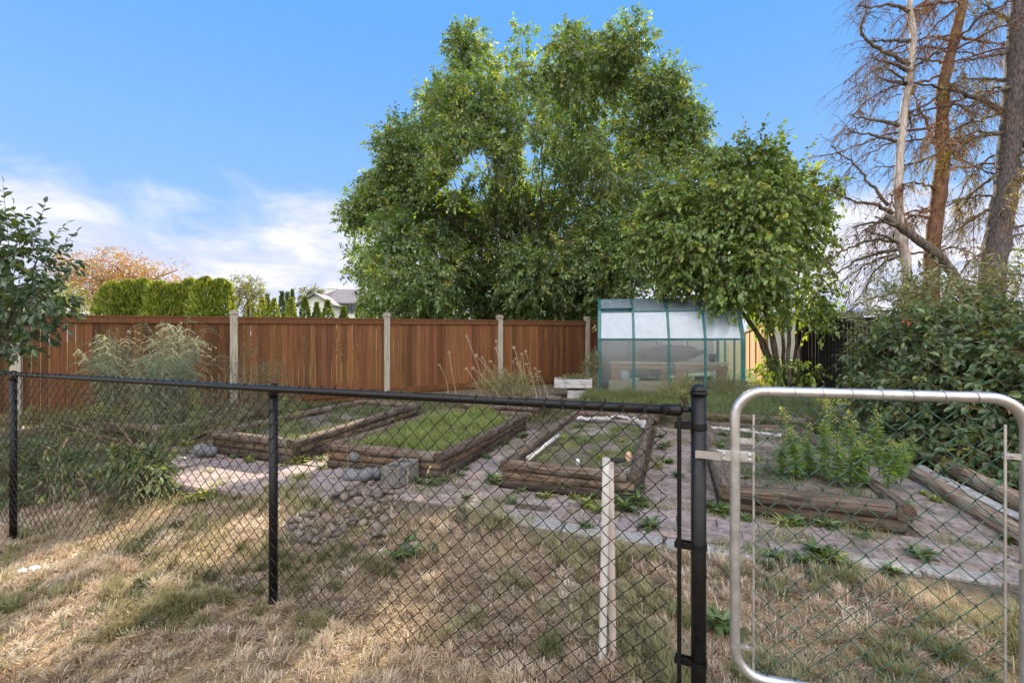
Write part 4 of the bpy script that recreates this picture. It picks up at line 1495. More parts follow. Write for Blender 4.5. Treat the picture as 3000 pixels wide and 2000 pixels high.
# ------------------------------------------------------------------ trees
def lit_paths():
    """gaps of the crown: lines towards the sun along which the lawn is sunlit"""
    sd = np.array(SUN_DIR)
    out = []
    for (px0, py0, px1, py1, w) in ((-60, 1930, 340, 1735, .18), (270, 1580, 640, 1405, .2), (540, 1610, 760, 1560, .16), (500, 1400, 780, 1430, .17), (640, 1390, 900, 1400, .15), (0, 1690, 300, 1640, .14), (2760, 1840, 2830, 1800, .14), (20, 2050, 200, 1960, .16), (430, 1700, 700, 1640, .12), (1020, 1960, 1200, 1900, .1), (900, 1340, 1000, 1345, .12)):
        for t in np.linspace(0, 1, 7):
            x, y = on_ground(px0 + (px1 - px0) * t, py0 + (py1 - py0) * t, -.05)
            out.append((np.array((x, y, -.02)), sd, w))
    return out


def big_tree():
    g = np.random.default_rng(51)
    Y = 17.0
    B = [(1370, 140, 80, 1), (1530, 105, 42, .4), (1540, 200, 55, .25), (1590, 230, 50, .25), (1660, 110, 55, .8), (1660, 190, 80, .7), (1840, 125, 80, 1.1), (1750, 200, 105, 1), (1935, 260, 85, 1), (1480, 240, 90, .35),
         (1610, 270, 80, .35), (1300, 300, 85, 1), (1400, 330, 105, .95), (1890, 380, 145, .9), (1995, 390, 75, 1), (1690, 400, 125, .8), (1200, 440, 85, 1.3), (1180, 540, 80, 1.2), (1270, 400, 70, 1), (1300, 560, 90, 1.1), (1160, 500, 50, 1), (1395, 570, 90, 1.2), (1420, 500, 70, 1), (1340, 490, 110, .9),
         (1500, 480, 100, .3), (1470, 590, 80, .5), (1440, 400, 80, .5), (1560, 380, 90, .35), (1730, 560, 150, 1), (1920, 560, 120, .55), (1130, 590, 85, 1), (1250, 620, 120, 1), (1385, 680, 110, .8), (1570, 660, 130, 1), (1090, 770, 75, 1),
         (1230, 790, 125, 1.1), (1400, 830, 140, 1.2), (1590, 830, 150, 1.3), (1750, 760, 120, 1.0), (1900, 700, 110, .7), (1120, 880, 70, 1), (1060, 600, 50, 1), (2050, 470, 50, .8), (1250, 900, 110, 1.2), (1480, 920, 130, 1.2), (1680, 910, 130, 1.3), (1030, 640, 40, 1), (1170, 690, 70, 1), (1800, 860, 110, 1.2)]
    blobs, cen = [], np.array((1530, 560))
    for px, py, r, dn in B:
        py = py + max(0, 28 - py * .06)
        rho = min(1, math.hypot((px - 1530) / 520, (py - 560) / 500))
        dy = 3.6 * math.sqrt(max(0, 1 - rho * rho)) + .3
        yy = Y + g.uniform(-dy, dy) * .8
        m = r * Y / FPX
        p = at(px, py, Y)
        k = yy / Y
        blobs.append((np.array((p[0] * k, yy, CAM_H + (p[2] - CAM_H) * k)), (m * .92, m * 1.25, m * .92), dn))
    subs = []
    for c, r, dn in blobs:
        for q in range(10):
            dq = rnd_dirs(1, g)[0] * (g.random() ** .4)
            sc_ = g.uniform(.30, .58)
            subs.append((c + dq * np.array(r) * .80, (r[0] * sc_, r[0] * sc_ * 1.2, r[0] * sc_ * .85), dn * g.uniform(.6, 1.4)))
    base = np.array((at(1560, 1000, Y + .5)[0], Y + .5, .1))
    root = thing('walnut_tree', 'huge green leafy tree towering behind the wooden fence', 'tree', tuple(base))
    tr = MB()
    limb(tr, [base - base, (.1, 0, 1.6), (.05, .1, 3.2)], .42, .30, 12)
    tr.build('trunk', M_BARK, root, True)
    br = MB()
    fork = base + (0.05, .1, 3.0)
    big = [b for b in blobs if b[1][0] > .9]
    for c, r, dn in blobs:
        mid = fork * .45 + c * .55 + g.normal(size=3) * .35
        mid[2] -= .3
        q = limb(br, [fork - base + g.normal(size=3) * .08, (fork * .75 + c * .25) + g.normal(size=3) * .25 - base, mid - base, c - base], .06 + .03 * (r[0] > 1.2), .008, 6, .03, g)
    br.build('branches', M_BARK, root, True)
    mb, tw = MB(), MB()
    pal = [(.078, .15, .052), (.10, .18, .06), (.135, .215, .065), (.065, .125, .05), (.20, .26, .05), (.26, .29, .05)]
    crown(mb, tw, [(c, r, .25 + .75 * dn) for c, r, dn in blobs], 12000, 9, .46, .16, .155, .085, pal, (4, 4, 3, 3, 1, .4), hang=.22, g=g, shell=.42, twr=.005, avoid=lit_paths())
    crown(mb, tw, subs, 15000, 9, .46, .16, .155, .085, pal, (4, 4, 4, 3, 1.6, .8), hang=.22, g=g, shell=.5, twr=.005, avoid=lit_paths())
    # loose shoots past the outline
    mb.shift(base).build('crown', M_LEAF, root)
    tw.shift(base).build('twigs', M_TWIG, root)


big_tree()


def lilac():
    g = np.random.default_rng(52)
    Y = 11.9
    B = [(1960, 640, 90, 12.2, 1), (2090, 560, 105, 12, 1), (2220, 530, 90, 11.8, 1), (2180, 640, 135, 11.3, 1), (2320, 570, 75, 11.8, 1), (2040, 740, 110, 11.4, 1), (2190, 770, 125, 11.0, 1), (2340, 700, 80, 11.5, .9),
         (1980, 800, 75, 11.6, 1), (2120, 850, 65, 10.9, 1), (2260, 860, 85, 11.6, .9), (2375, 880, 50, 11.9, .8), (1890, 720, 60, 11.8, .9), (2410, 560, 40, 12, .8), (2390, 640, 40, 11.9, .6), (2150, 470, 45, 12, .8), (2200, 450, 40, 12, .5), (2270, 460, 40, 12, .6), (2380, 790, 40, 12, .6),
         (2270, 1080, 40, 11.7, .5), (2365, 1090, 28, 11.5, .6), (2400, 930, 40, 11.4, .7)]
    blobs = [pblob(px, py, r, y, r * y / FPX * 1.15, dn) for px, py, r, y, dn in B]
    bx_, by_ = at(2305, 1100, Y)[:2]
    base = np.array((bx_, by_, .18))
    root = thing('lilac_tree', 'many stemmed small tree with heart shaped leaves leaning over the greenhouse', 'tree', tuple(base))
    tr = MB()
    for (px, py), (mx, my), (tx, ty), r in (((2270, 1085), (2225, 980), (2120, 850), .075), ((2290, 1100), (2262, 960), (2180, 800), .06), ((2300, 1100), (2290, 940), (2240, 760), .055), ((2310, 1105), (2312, 950), (2290, 720), .06),
                                          ((2325, 1100), (2335, 960), (2340, 740), .05), ((2330, 1095), (2350, 990), (2390, 860), .04), ((2285, 1095), (2240, 1000), (2060, 760), .06), ((2280, 1100), (2250, 930), (2100, 640), .05)):
        yy = Y + g.uniform(-.3, .3)
        a_, b_, c_ = at(px, py + 15, yy), at(mx, my, yy), at(tx, ty, yy - .3)
        limb(tr, [a_ - base - (0, 0, .15), b_ - base, c_ - base], r, r * .4, 8, .012, g)
    tr.build('trunk', M_BARK, root, True)
    mb, tw = MB(), MB()
    pal = [(.10, .175, .04), (.135, .22, .048), (.18, .265, .055), (.075, .135, .035), (.26, .29, .05)]
    subs = []
    for c, r, dn in blobs:
        for q in range(6):
            dq = rnd_dirs(1, g)[0] * (g.random() ** .4)
            sc_ = g.uniform(.3, .55)
            subs.append((c + dq * np.array(r) * .8, np.array(r) * sc_, dn * g.uniform(.6, 1.4)))
    crown(mb, tw, blobs, 2600, 6, .34, .3, .12, .095, pal, (3, 4, 3, 2, .3), 'heart', hang=.75, g=g, shell=.4, twr=.005)
    crown(mb, tw, subs, 2900, 6, .30, .25, .115, .09, pal, (3, 4, 3, 2, .3), 'heart', hang=.65, g=g, shell=.45, twr=.005)
    crown(mb, tw, [(b[0] + (0, 0, b[1][2] * .6), b[1], 1) for b in blobs[4:6] + blobs[1:3] + [blobs[15], blobs[16], blobs[17]]], 120, 6, .6, .2, .11, .085, pal, None, 'heart', hang=.5, g=g, shell=.5, up=.6)
    mb.shift(base).build('crown', M_LEAF_GLOSS, root)
    tw.shift(base).build('twigs', M_TWIG, root)


lilac()


def c8(x, y):
    return (x / 1.742 + 2000, y / 1.742)


def pines():
    g = np.random.default_rng(53)
    trunks = {
        'A': ([(1155, -420), (1150, -200), (1155, 0), (1180, 200), (1160, 400), (1112, 700), (1097, 950), (1112, 1200), (1150, 1400), (1160, 1760)], (.042, .108), 10.3, M_SNAG),
        'B': ([(1530, -420), (1480, -200), (1430, 0), (1390, 200), (1330, 400), (1318, 600), (1330, 850), (1290, 1100), (1262, 1400), (1260, 1760)], (.08, .17), 10.6, M_BARK_RED),
        'C': ([(1730, -420), (1725, -200), (1720, 0), (1702, 250), (1682, 600), (1660, 900), (1610, 1200), (1562, 1500), (1540, 1760)], (.115, .265), 9.9, M_BARK_DARK)}
    br = {
        'A': [[(1160, 330), (1040, 270), (950, 220), (900, 150), (930, 80), (960, 60)], [(1160, 210), (1050, 205), (940, 210)], [(1150, 360), (1050, 320), (960, 295)], [(1140, 430), (1060, 415), (985, 395)],
              [(1120, 640), (1000, 615), (870, 595)], [(1090, 720), (960, 690), (840, 665)], [(1070, 1090), (980, 1040), (880, 1030), (800, 990)], [(1050, 1050), (960, 940), (880, 840), (760, 750)],
              [(1130, 1180), (1040, 1130), (940, 1140), (860, 1160)], [(1110, 1240), (1020, 1220), (900, 1240), (800, 1290), (740, 1340)], [(1100, 1270), (1000, 1290), (880, 1330), (760, 1420)], [(1110, 1240), (1020, 1200), (950, 1185)],
              [(1130, 1300), (1040, 1330), (960, 1400), (930, 1500)], [(1155, -60), (1040, -80), (930, -20), (880, 60)], [(1160, 60), (1060, 20), (960, 40), (890, 30)]],
        'B': [[(1380, 210), (1300, 190), (1200, 270)], [(1400, 40), (1300, 120), (1190, 270)], [(1390, 10), (1240, 20), (1180, 50)], [(1330, 480), (1230, 540), (1140, 590), (1040, 640)], [(1290, 740), (1210, 560), (1180, 480)],
              [(1300, 790), (1200, 830), (1100, 850), (980, 850)], [(1260, 1110), (1180, 1100), (1140, 1100)], [(1420, 190), (1500, 210), (1600, 220), (1660, 230)], [(1370, 770), (1450, 830), (1580, 890)],
              [(1330, 380), (1220, 420), (1100, 430), (960, 500), (850, 600)], [(1320, 650), (1200, 660), (1020, 690), (830, 770), (700, 800)], [(1440, -60), (1300, -40), (1150, 60), (1050, 150)]],
        'C': [[(1740, 620), (1620, 560), (1500, 500), (1350, 455), (1190, 425)], [(1680, 440), (1600, 470), (1530, 490)], [(1690, 410), (1550, 405), (1400, 400)], [(1660, 270), (1540, 290), (1400, 320)],
              [(1680, 120), (1600, 60), (1520, 20)], [(1590, 900), (1480, 980), (1400, 1080)], [(1640, 680), (1500, 700), (1400, 760)], [(1700, 330), (1780, 420), (1900, 500)], [(1680, 700), (1800, 780), (1900, 900)], [(1620, 1050), (1500, 1100), (1400, 1180)],
              [(1660, 800), (1800, 760), (1900, 720)], [(1600, 1250), (1700, 1200), (1850, 1180)]]}
    labs = {'A': 'pale weathered dead conifer snag with bare crooked branches, leftmost of the conifers', 'B': 'conifer with a sunlit reddish trunk and dying brown sprays, between the pale and dark ones', 'C': 'thickest dark trunked conifer at the right edge with olive hanging sprays'}
    brr = {'A': .040, 'B': .032, 'C': .038}
    for key, (tp, (r1, r0), Y, mat) in trunks.items():
        base = at(*c8(*tp[-1]), Y)
        base[2] = .1
        root = thing('conifer_tree', labs[key], 'tree', tuple(base), 0, 'old conifers behind the black fence')
        tr = MB()
        pts = [at(*c8(*p), Y) - base for p in tp[::-1]]
        pts[0][2] = 0
        limb(tr, pts, r0, r1, 14, .008, g)
        tr.build('trunk', mat, root, True)
        bm, tw, nd = MB(), MB(), MB()
        allb = []
        for k, path in enumerate(br[key]):
            dY = g.uniform(-.9, .9) if key != 'A' else g.uniform(-.5, .6)
            pp = [at(*c8(*p), Y + dY * i / (len(path) - 1)) - base for i, p in enumerate(path)]
            rr = brr[key] * (1.9 if (key == 'C' and k == 0) else 1)
            allb.append(limb(bm, pp, rr * g.uniform(.9, 1.3), rr * .28, 7, .012, g))
        # more dead branches all round the trunk, away from the camera too
        T = np.array(pts)
        for q in range({'A': 12, 'B': 22, 'C': 26}[key]):
            h = g.uniform(1.8, 9.5)
            i = np.searchsorted(T[:, 2], h)
            i = min(max(i, 1), len(T) - 1)
            f = (h - T[i - 1, 2]) / (T[i, 2] - T[i - 1, 2] + 1e-6)
            p0 = T[i - 1] + (T[i] - T[i - 1]) * f
            az = g.uniform(0, 2 * math.pi)
            L = g.uniform(1.0, 2.6)
            dr = np.array((math.cos(az), math.sin(az), 0))
            pp = [p0, p0 + dr * L * .35 + (0, 0, .10), p0 + dr * L * .7 + (0, 0, -.05), p0 + dr * L + (0, 0, -.45 * L * g.uniform(.3, 1))]
            allb.append(limb(bm, pp, .028, .008, 5, .02, g))
        bm.build('branches', M_BARK_RED if key == 'B' else M_BARK, root, True)
        # hanging twigs
        for C in allb:
            n = {'A': 15, 'B': 16, 'C': 19}[key]
            i = g.integers(int(len(C) * .2), len(C) - 1, n)
            p0 = C[i] + (C[i + 1] - C[i]) * g.random((n, 1))
            tan = C[i + 1] - C[i]
            tan /= np.linalg.norm(tan, axis=1, keepdims=True) + 1e-9
            d = tan * .7 + rnd_dirs(n, g) * .6
            d[:, 2] -= .15
            L = g.uniform(.25, .85, n)
            t = np.linspace(0, 1, 6)
            drp = g.uniform(.03, .5, n)
            P = p0[:, None] + d[:, None] * (L[:, None] * t)[..., None]
            P[..., 2] -= (drp * L)[:, None] * t ** 2
            P[:, 1:] += g.normal(size=(n, 5, 3)) * .016
            tw.tubes(P, np.linspace(.0085, .0025, 6)[None], 3)
            # second order twiglets hang from the first
            m = 4
            j = g.integers(1, 5, (n, m))
            q0 = P[np.arange(n)[:, None], j].reshape(-1, 3)
            d2 = rnd_dirs(n * m, g) * .6 + np.repeat(d, m, 0) * .4
            d2[:, 2] -= .25
            L2 = g.uniform(.12, .42, n * m)
            t2 = np.linspace(0, 1, 4)
            Q = q0[:, None] + d2[:, None] * (L2[:, None] * t2)[..., None]
            Q[..., 2] -= (L2 * .5)[:, None] * t2 ** 2
            tw.tubes(Q, np.linspace(.0042, .0018, 4)[None], 3)
            dens = g.random() < {'A': .22, 'B': .5, 'C': .75}[key]
            kk = (20 if dens else 1)
            keepq = g.random(len(Q)) < (.75 if dens else .3)
            Qk = Q[keepq]
            if len(Qk):
                tpos = g.random((len(Qk), kk))
                ii = np.minimum((tpos * 3).astype(int), 2)
                ar = np.arange(len(Qk))[:, None]
                pos = Qk[ar, ii] + (Qk[ar, ii + 1] - Qk[ar, ii]) * (tpos * 3 - ii)[..., None]
                nn = pos.reshape(-1, 3)
                dd = rnd_dirs(len(nn), g) * .8
                dd[:, 2] -= .6
                if key == 'C':
                    pal = [(.21, .19, .065), (.27, .24, .08), (.15, .15, .055), (.33, .27, .10)]
                else:
                    pal = [(.26, .14, .07), (.33, .19, .095), (.20, .11, .06), (.26, .18, .11)]
                nd.leaves(nn, dd, rnd_dirs(len(nn), g), g.uniform(.03, .07, len(nn)), g.uniform(.008, .016, len(nn)), pick_cols(len(nn), pal, None, .2, g), 'simple', .1)
            if key != 'C':      # small cones at the ends
                cq = Q[g.random(len(Q)) < .06][:, -1]
                nd.leaves(np.repeat(cq, 4, 0), rnd_dirs(len(cq) * 4, g), rnd_dirs(len(cq) * 4, g), .05, .035, np.array((.06, .04, .03)), 'simple', 0)
        tw.build('twigs', M_TWIG_DARK, root)
        nd.build('needles', M_DRY if key != 'C' else M_CONIFER, root)
    # the leaning limb of the thick trunk: a fallen log caught against it
    path = [(1520, 1545), (1350, 1350), (1200, 1220), (1100, 1150), (1030, 1105)]
    pp = [at(*c8(*p), 9.55) for p in path]
    pp[0] = pp[0] + np.array((0.05, .15, -.1))
    base = pp[0].copy()
    base[2] = .1
    e = thing('leaning_limb', 'broken weathered limb leaning up to the left from the foot of the dark trunk', 'limb', tuple(base))
    b = MB()
    limb(b, [np.array((.45, .2, .05))] + [p - base for p in pp], .105, .07, 10, .01, g)
    b.build('log', M_BARK, e, True)
    b = MB()
    limb(b, [pp[3] - base, pp[3] - base + (-.25, -.05, .02), pp[3] - base + (-.5, -.02, .18)], .035, .015, 6, .005, g)
    b.build('stub', M_BARK, e, True)


pines()


def bush(name, label, cat, blobs, n, k, L, ll, lw, pal, w=None, tpl='broad', mat=None, up=.2, hang=.2, seed=1, shell=.45, droop=.25, stems=9, group=None, curl=.25, stemr=.012, spread=.8):
    g = np.random.default_rng(seed)
    c = np.mean([b[0] for b in blobs], 0)
    base = np.array((c[0], c[1], float(zg(c[0], c[1]))))
    root = thing(name, label, cat, tuple(base), 0, group)
    mb, st = MB(), MB()
    crown(mb, st, blobs, n, k, L, droop, ll, lw, pal, w, tpl, hang=hang, g=g, shell=shell, up=up, curl=curl, twr=stemr * .3, spread=spread)
    for b in blobs:
        for q in range(max(1, stems // len(blobs))):
            e = b[0] + rnd_dirs(1, g)[0] * np.array(b[1]) * .6
            f = base + g.normal(size=3) * (.08, .08, 0)
            m_ = (e + f) / 2 + g.normal(size=3) * .06
            limb(st, [f, m_, e], stemr, stemr * .35, 5, .004, g)
    mb.shift(base).build('foliage', mat or M_LEAF_GLOSS, root)
    st.shift(base).build('stems', M_TWIG, root)
    return root


SHR = [(.07, .118, .045), (.09, .14, .052), (.12, .17, .062), (.05, .088, .04), (.19, .205, .055), (.30, .11, .04)]
bush('broadleaf_shrub', 'big dense shrub with large oval leaves at the right edge behind the gate', 'shrub',
     [pblob(2590, 1060, 75, 6.6), pblob(2710, 1000, 90, 6.2), pblob(2850, 1000, 105, 5.7), pblob(2970, 1060, 130, 5.2), pblob(2640, 1170, 105, 5.9), pblob(2800, 1150, 135, 5.3), pblob(2950, 1260, 130, 4.7),
      pblob(2620, 990, 45, 6.9), pblob(2700, 1280, 85, 5.3), pblob(2890, 1370, 85, 4.5), pblob(3080, 1150, 150, 4.7), pblob(2990, 1440, 70, 4.1), pblob(3120, 1000, 110, 5.5), pblob(2760, 1340, 60, 4.9), pblob(2540, 1130, 36, 6.9)],
     3700, 6, .30, .10, .056, SHR, (4, 4, 3, 3, .5, .08), 'broad', M_LEAF_GLOSS, .15, .35, 61, .35, .3, 40)
bush('willow_shrub', 'grey green narrow leaved shrub with upright shoots in front of the conifers', 'shrub',
     [pblob(2590, 890, 40, 8.0), pblob(2650, 850, 50, 7.8), pblob(2720, 880, 60, 7.5), pblob(2830, 900, 60, 7.2), pblob(2930, 850, 60, 7.0), pblob(2620, 960, 80, 7.4), pblob(3000, 880, 60, 6.8), pblob(2760, 980, 90, 7.2), pblob(2900, 980, 100, 6.9)],
     420, 13, .55, .11, .03, [(.15, .19, .10), (.19, .23, .12), (.115, .15, .08), (.25, .26, .12)], None, 'broad', M_LEAF_GLOSS, .9, .15, 62, .5, .2, 30)


def apple():
    g = np.random.default_rng(63)
    base = np.array((-5.25, 4.35, float(zg(-5.25, 4.35))))
    root = thing('apple_tree', 'small fruit tree with broad dark leaves at the left edge', 'tree', tuple(base))
    tr = MB()
    limb(tr, [(0, 0, -.05), (.02, .05, .7), (.1, 0, 1.3)], .07, .05, 9, .004, g)
    tr.build('trunk', M_BARK, root, True)
    blobs = [pblob(40, 800, 80, 4.4), pblob(110, 760, 60, 4.3), pblob(60, 900, 95, 4.3), pblob(20, 980, 50, 4.2), pblob(140, 860, 55, 4.2), pblob(-80, 850, 130, 4.5), pblob(-60, 700, 90, 4.5), pblob(10, 690, 55, 4.4), pblob(150, 920, 40, 4.2), pblob(-150, 960, 110, 4.4)]
    mb, tw = MB(), MB()
    pal = [(.05, .095, .05), (.065, .115, .055), (.08, .13, .045), (.15, .19, .04)]
    crown(mb, tw, blobs, 560, 6, .16, .25, .078, .045, pal, (4, 4, 2, .7), 'broad', hang=.35, g=g, shell=.4, twr=.003)
    # upright shoots against the sky
    for (x0, y0, x1, y1, yy, n) in ((30, 760, 8, 520, 4.3, 16), (60, 740, 40, 590, 4.35, 12), (95, 740, 132, 585, 4.3, 15), (110, 760, 195, 645, 4.25, 13), (130, 780, 225, 672, 4.2, 12), (40, 740, 75, 610, 4.4, 12), (-30, 720, -20, 540, 4.4, 14), (120, 850, 190, 800, 4.2, 8), (70, 980, 150, 985, 4.2, 9), (80, 770, 110, 640, 4.4, 11), (20, 990, 15, 1070, 4.2, 6), (120, 800, 205, 720, 4.3, 11)):
        a_, b_ = at(x0, y0, yy), at(x1, y1, yy)
        d = (b_ - a_)[None]
        sprigs(mb, tw, a_[None], d, np.array([np.linalg.norm(d)]), n, .06, .075, .042, pal, (4, 4, 1, .4), 'broad', hang=.05, g=g, twr=.004, spread=.75)
    mb.shift(base).build('crown', M_LEAF_GLOSS, root)
    for b in blobs:
        limb(tw, [base + (.1, 0, 1.2), (base + (.1, 0, 1.2) + b[0]) / 2 + g.normal(size=3) * .05, b[0]], .022, .006, 6, .004, g)
    tw.shift(base).build('branches', M_BARK, root)


apple()


def simple_tree(name, label, blobs, n, k, L, ll, lw, pal, w=None, Y=20, trunk=(0, .1), mat=None, seed=1, hang=.2, tpl='simple', group=None, shell=.4, droop=.3, up=0.0):
    g = np.random.default_rng(seed)
    c = np.mean([b[0] for b in blobs], 0)
    base = np.array((c[0], c[1], .15))
    root = thing(name, label, 'tree', tuple(base), 0, group)
    st = MB()
    zt = min(b[0][2] for b in blobs)
    limb(st, [(0, 0, -.1), (.03, .05, max(.5, zt * .6)), (.05, 0, max(.9, zt * .95))], trunk[1], trunk[1] * .7, 8, .01, g)
    st.build('trunk', M_BARK, root, True)
    b2 = MB()
    for b in blobs:
        s0 = np.array((.05, 0, max(.9, zt * .95)))
        limb(b2, [s0, (s0 + b[0] - base) / 2 + g.normal(size=3) * .15, b[0] - base], trunk[1] * .45, trunk[1] * .12, 6, .01, g)
    mb = MB()
    crown(mb, b2, blobs, n, k, L, droop, ll, lw, pal, w, tpl, hang=hang, g=g, shell=shell, twr=.006, up=up)
    b2.shift(np.zeros(3))
    mb.shift(base).build('crown', mat or M_LEAF, root)
    b3 = MB()
    for b in blobs:
        s0 = np.array((.05, 0, max(.9, zt * .95)))
        limb(b3, [s0, (s0 + b[0] - base) / 2 + g.normal(size=3) * .15, b[0] - base], trunk[1] * .45, trunk[1] * .12, 6, .01, g)
    b3.build('branches', M_BARK, root, True)
    return root


MAP = [(.20, .10, .05), (.25, .15, .065), (.16, .08, .04), (.24, .18, .075), (.2, .17, .06)]
simple_tree('maple_tree', 'rusty orange leaved maple rising over the hedge on the left', [pblob(260, 805, 50, 22), pblob(330, 775, 42, 22), pblob(390, 800, 42, 21.5), pblob(470, 815, 36, 21), pblob(530, 838, 24, 21), pblob(240, 850, 55, 22), pblob(205, 775, 40, 22.5), pblob(310, 850, 55, 21.5), pblob(385, 765, 18, 22, None, .4), pblob(520, 790, 16, 21, None, .3), pblob(420, 830, 45, 21)],
            2100, 7, .6, .11, .05, MAP, (4, 4, 3, 3, 1), 22, (0, .14), M_LEAF, 71, .25)
simple_tree('yard_tree', 'bright yellow green bush tree lit by the sun at the left end of the hedge', [pblob(200, 880, 40, 19), pblob(215, 915, 30, 19), pblob(150, 880, 60, 20), pblob(100, 900, 60, 20)],
            600, 7, .4, .11, .06, [(.2, .25, .04), (.28, .29, .05), (.13, .18, .04)], None, 19, (0, .08), M_LEAF, 72, .2)
simple_tree('plum_shrub', 'dark bare shrub standing between the clipped hedge and the small cedars', [pblob(680, 880, 36, 19), pblob(700, 850, 26, 19, None, .6), pblob(660, 900, 30, 19)],
            160, 5, .5, .08, .04, [(.05, .05, .035), (.08, .08, .05)], None, 19, (0, .06), M_LEAF, 73, .1, droop=0, up=.8)
simple_tree('birch_tree', 'dark round crowned tree right of the clipped hedge', [pblob(702, 832, 18, 24), pblob(740, 845, 24, 24), pblob(730, 875, 28, 24)],
            330, 7, .5, .12, .07, [(.08, .1, .04), (.11, .13, .05), (.16, .16, .05)], None, 24, (0, .1), M_LEAF, 74, .2)
for k, (px, py, r, lab) in enumerate(((898, 848, 14, 'small distant tree left of the house chimney, the larger of two'), (929, 850, 9, 'small distant tree close beside the house roof, the smaller of two'))):
    simple_tree('distant_tree', lab, [pblob(px, py, r, 75), pblob(px - r * .4, py + r * 1.1, r, 75), pblob(px + r * .3, py + r * 1.6, r, 75)], 90, 6, 1.0, .35, .22, [(.06, .085, .035), (.09, .115, .05)], None, 75, (0, .15), M_LEAF, 75 + k, .2, group='distant trees beyond the house')


def cedar_mesh(seed, n, h, w, pal, ll=.16, top=.5):
    """upright columnar cedar, unit-free: height h, width w, root at the origin"""
    g = np.random.default_rng(seed)
    z = g.random(n) ** .9 * h
    prof = np.clip(1 - np.abs(z / h - .35) ** 2.2 * 1.5, 0.05, 1) * np.where(z / h > 1 - .25 * top, np.clip((h - z) / (h * .25 * top), .1, 1) ** .6, 1)
    th = g.uniform(0, 2 * math.pi, n)
    lump = 1 + .14 * np.sin(3 * th + z * 4 + seed) + .08 * np.sin(7 * th - z * 7)
    r = w / 2 * prof * lump * (g.random(n) ** .25)
    p = np.stack([r * np.cos(th), r * np.sin(th), z], -1)
    d = np.stack([np.cos(th) * .45, np.sin(th) * .45, np.full(n, .9)], -1) + g.normal(size=(n, 3)) * .28
    nr = np.stack([np.cos(th + 1.57), np.sin(th + 1.57), np.zeros(n)], -1) + g.normal(size=(n, 3)) * .7
    mb = MB()
    mb.leaves(p, d, nr, ll * g.uniform(.6, 1.2, n), ll * .42 * g.uniform(.6, 1.2, n), pick_cols(n, pal, None, .18, g), 'simple', .1)
    return mb


HEDGE = [(.14, .20, .03), (.20, .26, .04), (.28, .31, .05), (.10, .15, .03)]
for k, (px, top, wpx) in enumerate(((332, 832, 64), (376, 826, 62), (420, 822, 58), (468, 830, 62), (512, 836, 60), (558, 822, 62), (604, 818, 64), (648, 822, 56))):
    Y = 18 + .25 * (k % 3)
    x = (px - 1500) / FPX * Y
    h = CAM_H - (top - 1000) / FPX * Y - .1
    e = thing('hedge_cedar', ['leftmost clipped bright green cedar of the hedge, beside the maple', 'bright green cedar of the clipped hedge, second from its left end', 'clipped cedar in the hedge, third from its left end', 'clipped cedar in the hedge, fourth from its left end', 'clipped cedar in the hedge, fifth from its left end', 'clipped cedar in the hedge, third from its right end', 'tall clipped cedar of the hedge, second from its right end', 'rightmost clipped cedar of the hedge, beside the dark bare shrub'][k], 'cedar', (x, Y, .1), 0, 'clipped cedar hedge beyond the fence')
    cedar_mesh(80 + k, 5200, h, wpx * Y / FPX * 1.55, HEDGE, .17, .22).build('foliage', M_CONIFER, e)
    tm = MB()
    limb(tm, [(0, 0, -.1), (0, .02, h * .4), (0, 0, h * .85)], .09, .03, 7)
    tm.build('trunk', M_BARK, e, True)
SC_L = ['short yellow green cedar just right of the fence post', 'second small round topped cedar from the dark shrub, yellow green', 'third small cedar from the dark shrub, pointed top', 'small cedar left of the pale house gable', 'pointed cedar standing before the pale house gable', 'lower bushy cedar before the gable wall of the house', 'dark pointed cedar at the right foot of the gable', 'small dark round cedar under the house roof', 'tall dark cedar close to the big tree trunk side']
small_mesh = None
for k, (px, top, wpx) in enumerate(((732, 880, 36), (769, 876, 38), (803, 878, 34), (853, 878, 34), (893, 874, 32), (928, 890, 30), (960, 884, 36), (1007, 902, 30), (1058, 872, 32))):
    Y = 29.0 + (k % 3) * .5
    x = (px - 1500) / FPX * Y
    h = CAM_H - (top - 1000) / FPX * Y - .1
    e = thing('small_cedar', SC_L[k], 'cedar', (x, Y, .1), 0, 'row of small cedars beyond the fence')
    pal = HEDGE if k < 4 else [(.07, .12, .025), (.10, .15, .03), (.05, .09, .025), (.15, .19, .03)]
    cedar_mesh(95 + k, 1500, h, wpx * Y / FPX * 1.1, pal, .22, 1.1).build('foliage', M_CONIFER, e)
    tm = MB()
    limb(tm, [(0, 0, -.1), (0, .02, h * .5), (0, 0, h * .9)], .06, .02, 6)
    tm.build('trunk', M_BARK, e, True)
for k, (px, top, wpx, lab) in enumerate(((783, 866, 30, 'dark back row cedar behind the second small cedar'), (826, 856, 26, 'tall grey green cedar in the back row, left of the pair'), (843, 860, 24, 'tall grey green cedar in the back row, right of the pair'), (857, 852, 14, 'thin pointed dark conifer rising behind the small cedars'))):
    Y = 36.0 + k
    x = (px - 1500) / FPX * Y
    h = CAM_H - (top - 1000) / FPX * Y - .1
    e = thing('back_cedar', lab, 'cedar', (x, Y, .1), 0, 'taller cedars behind the small row')
    cedar_mesh(120 + k, 1300, h, wpx * Y / FPX * 1.15, [(.07, .11, .045), (.09, .13, .05), (.06, .09, .04)], .26, 1.6).build('foliage', M_CONIFER, e)
    tm = MB()
    limb(tm, [(0, 0, -.1), (0, .02, h * .5), (0, 0, h * .9)], .06, .02, 6)
    tm.build('trunk', M_BARK, e, True)


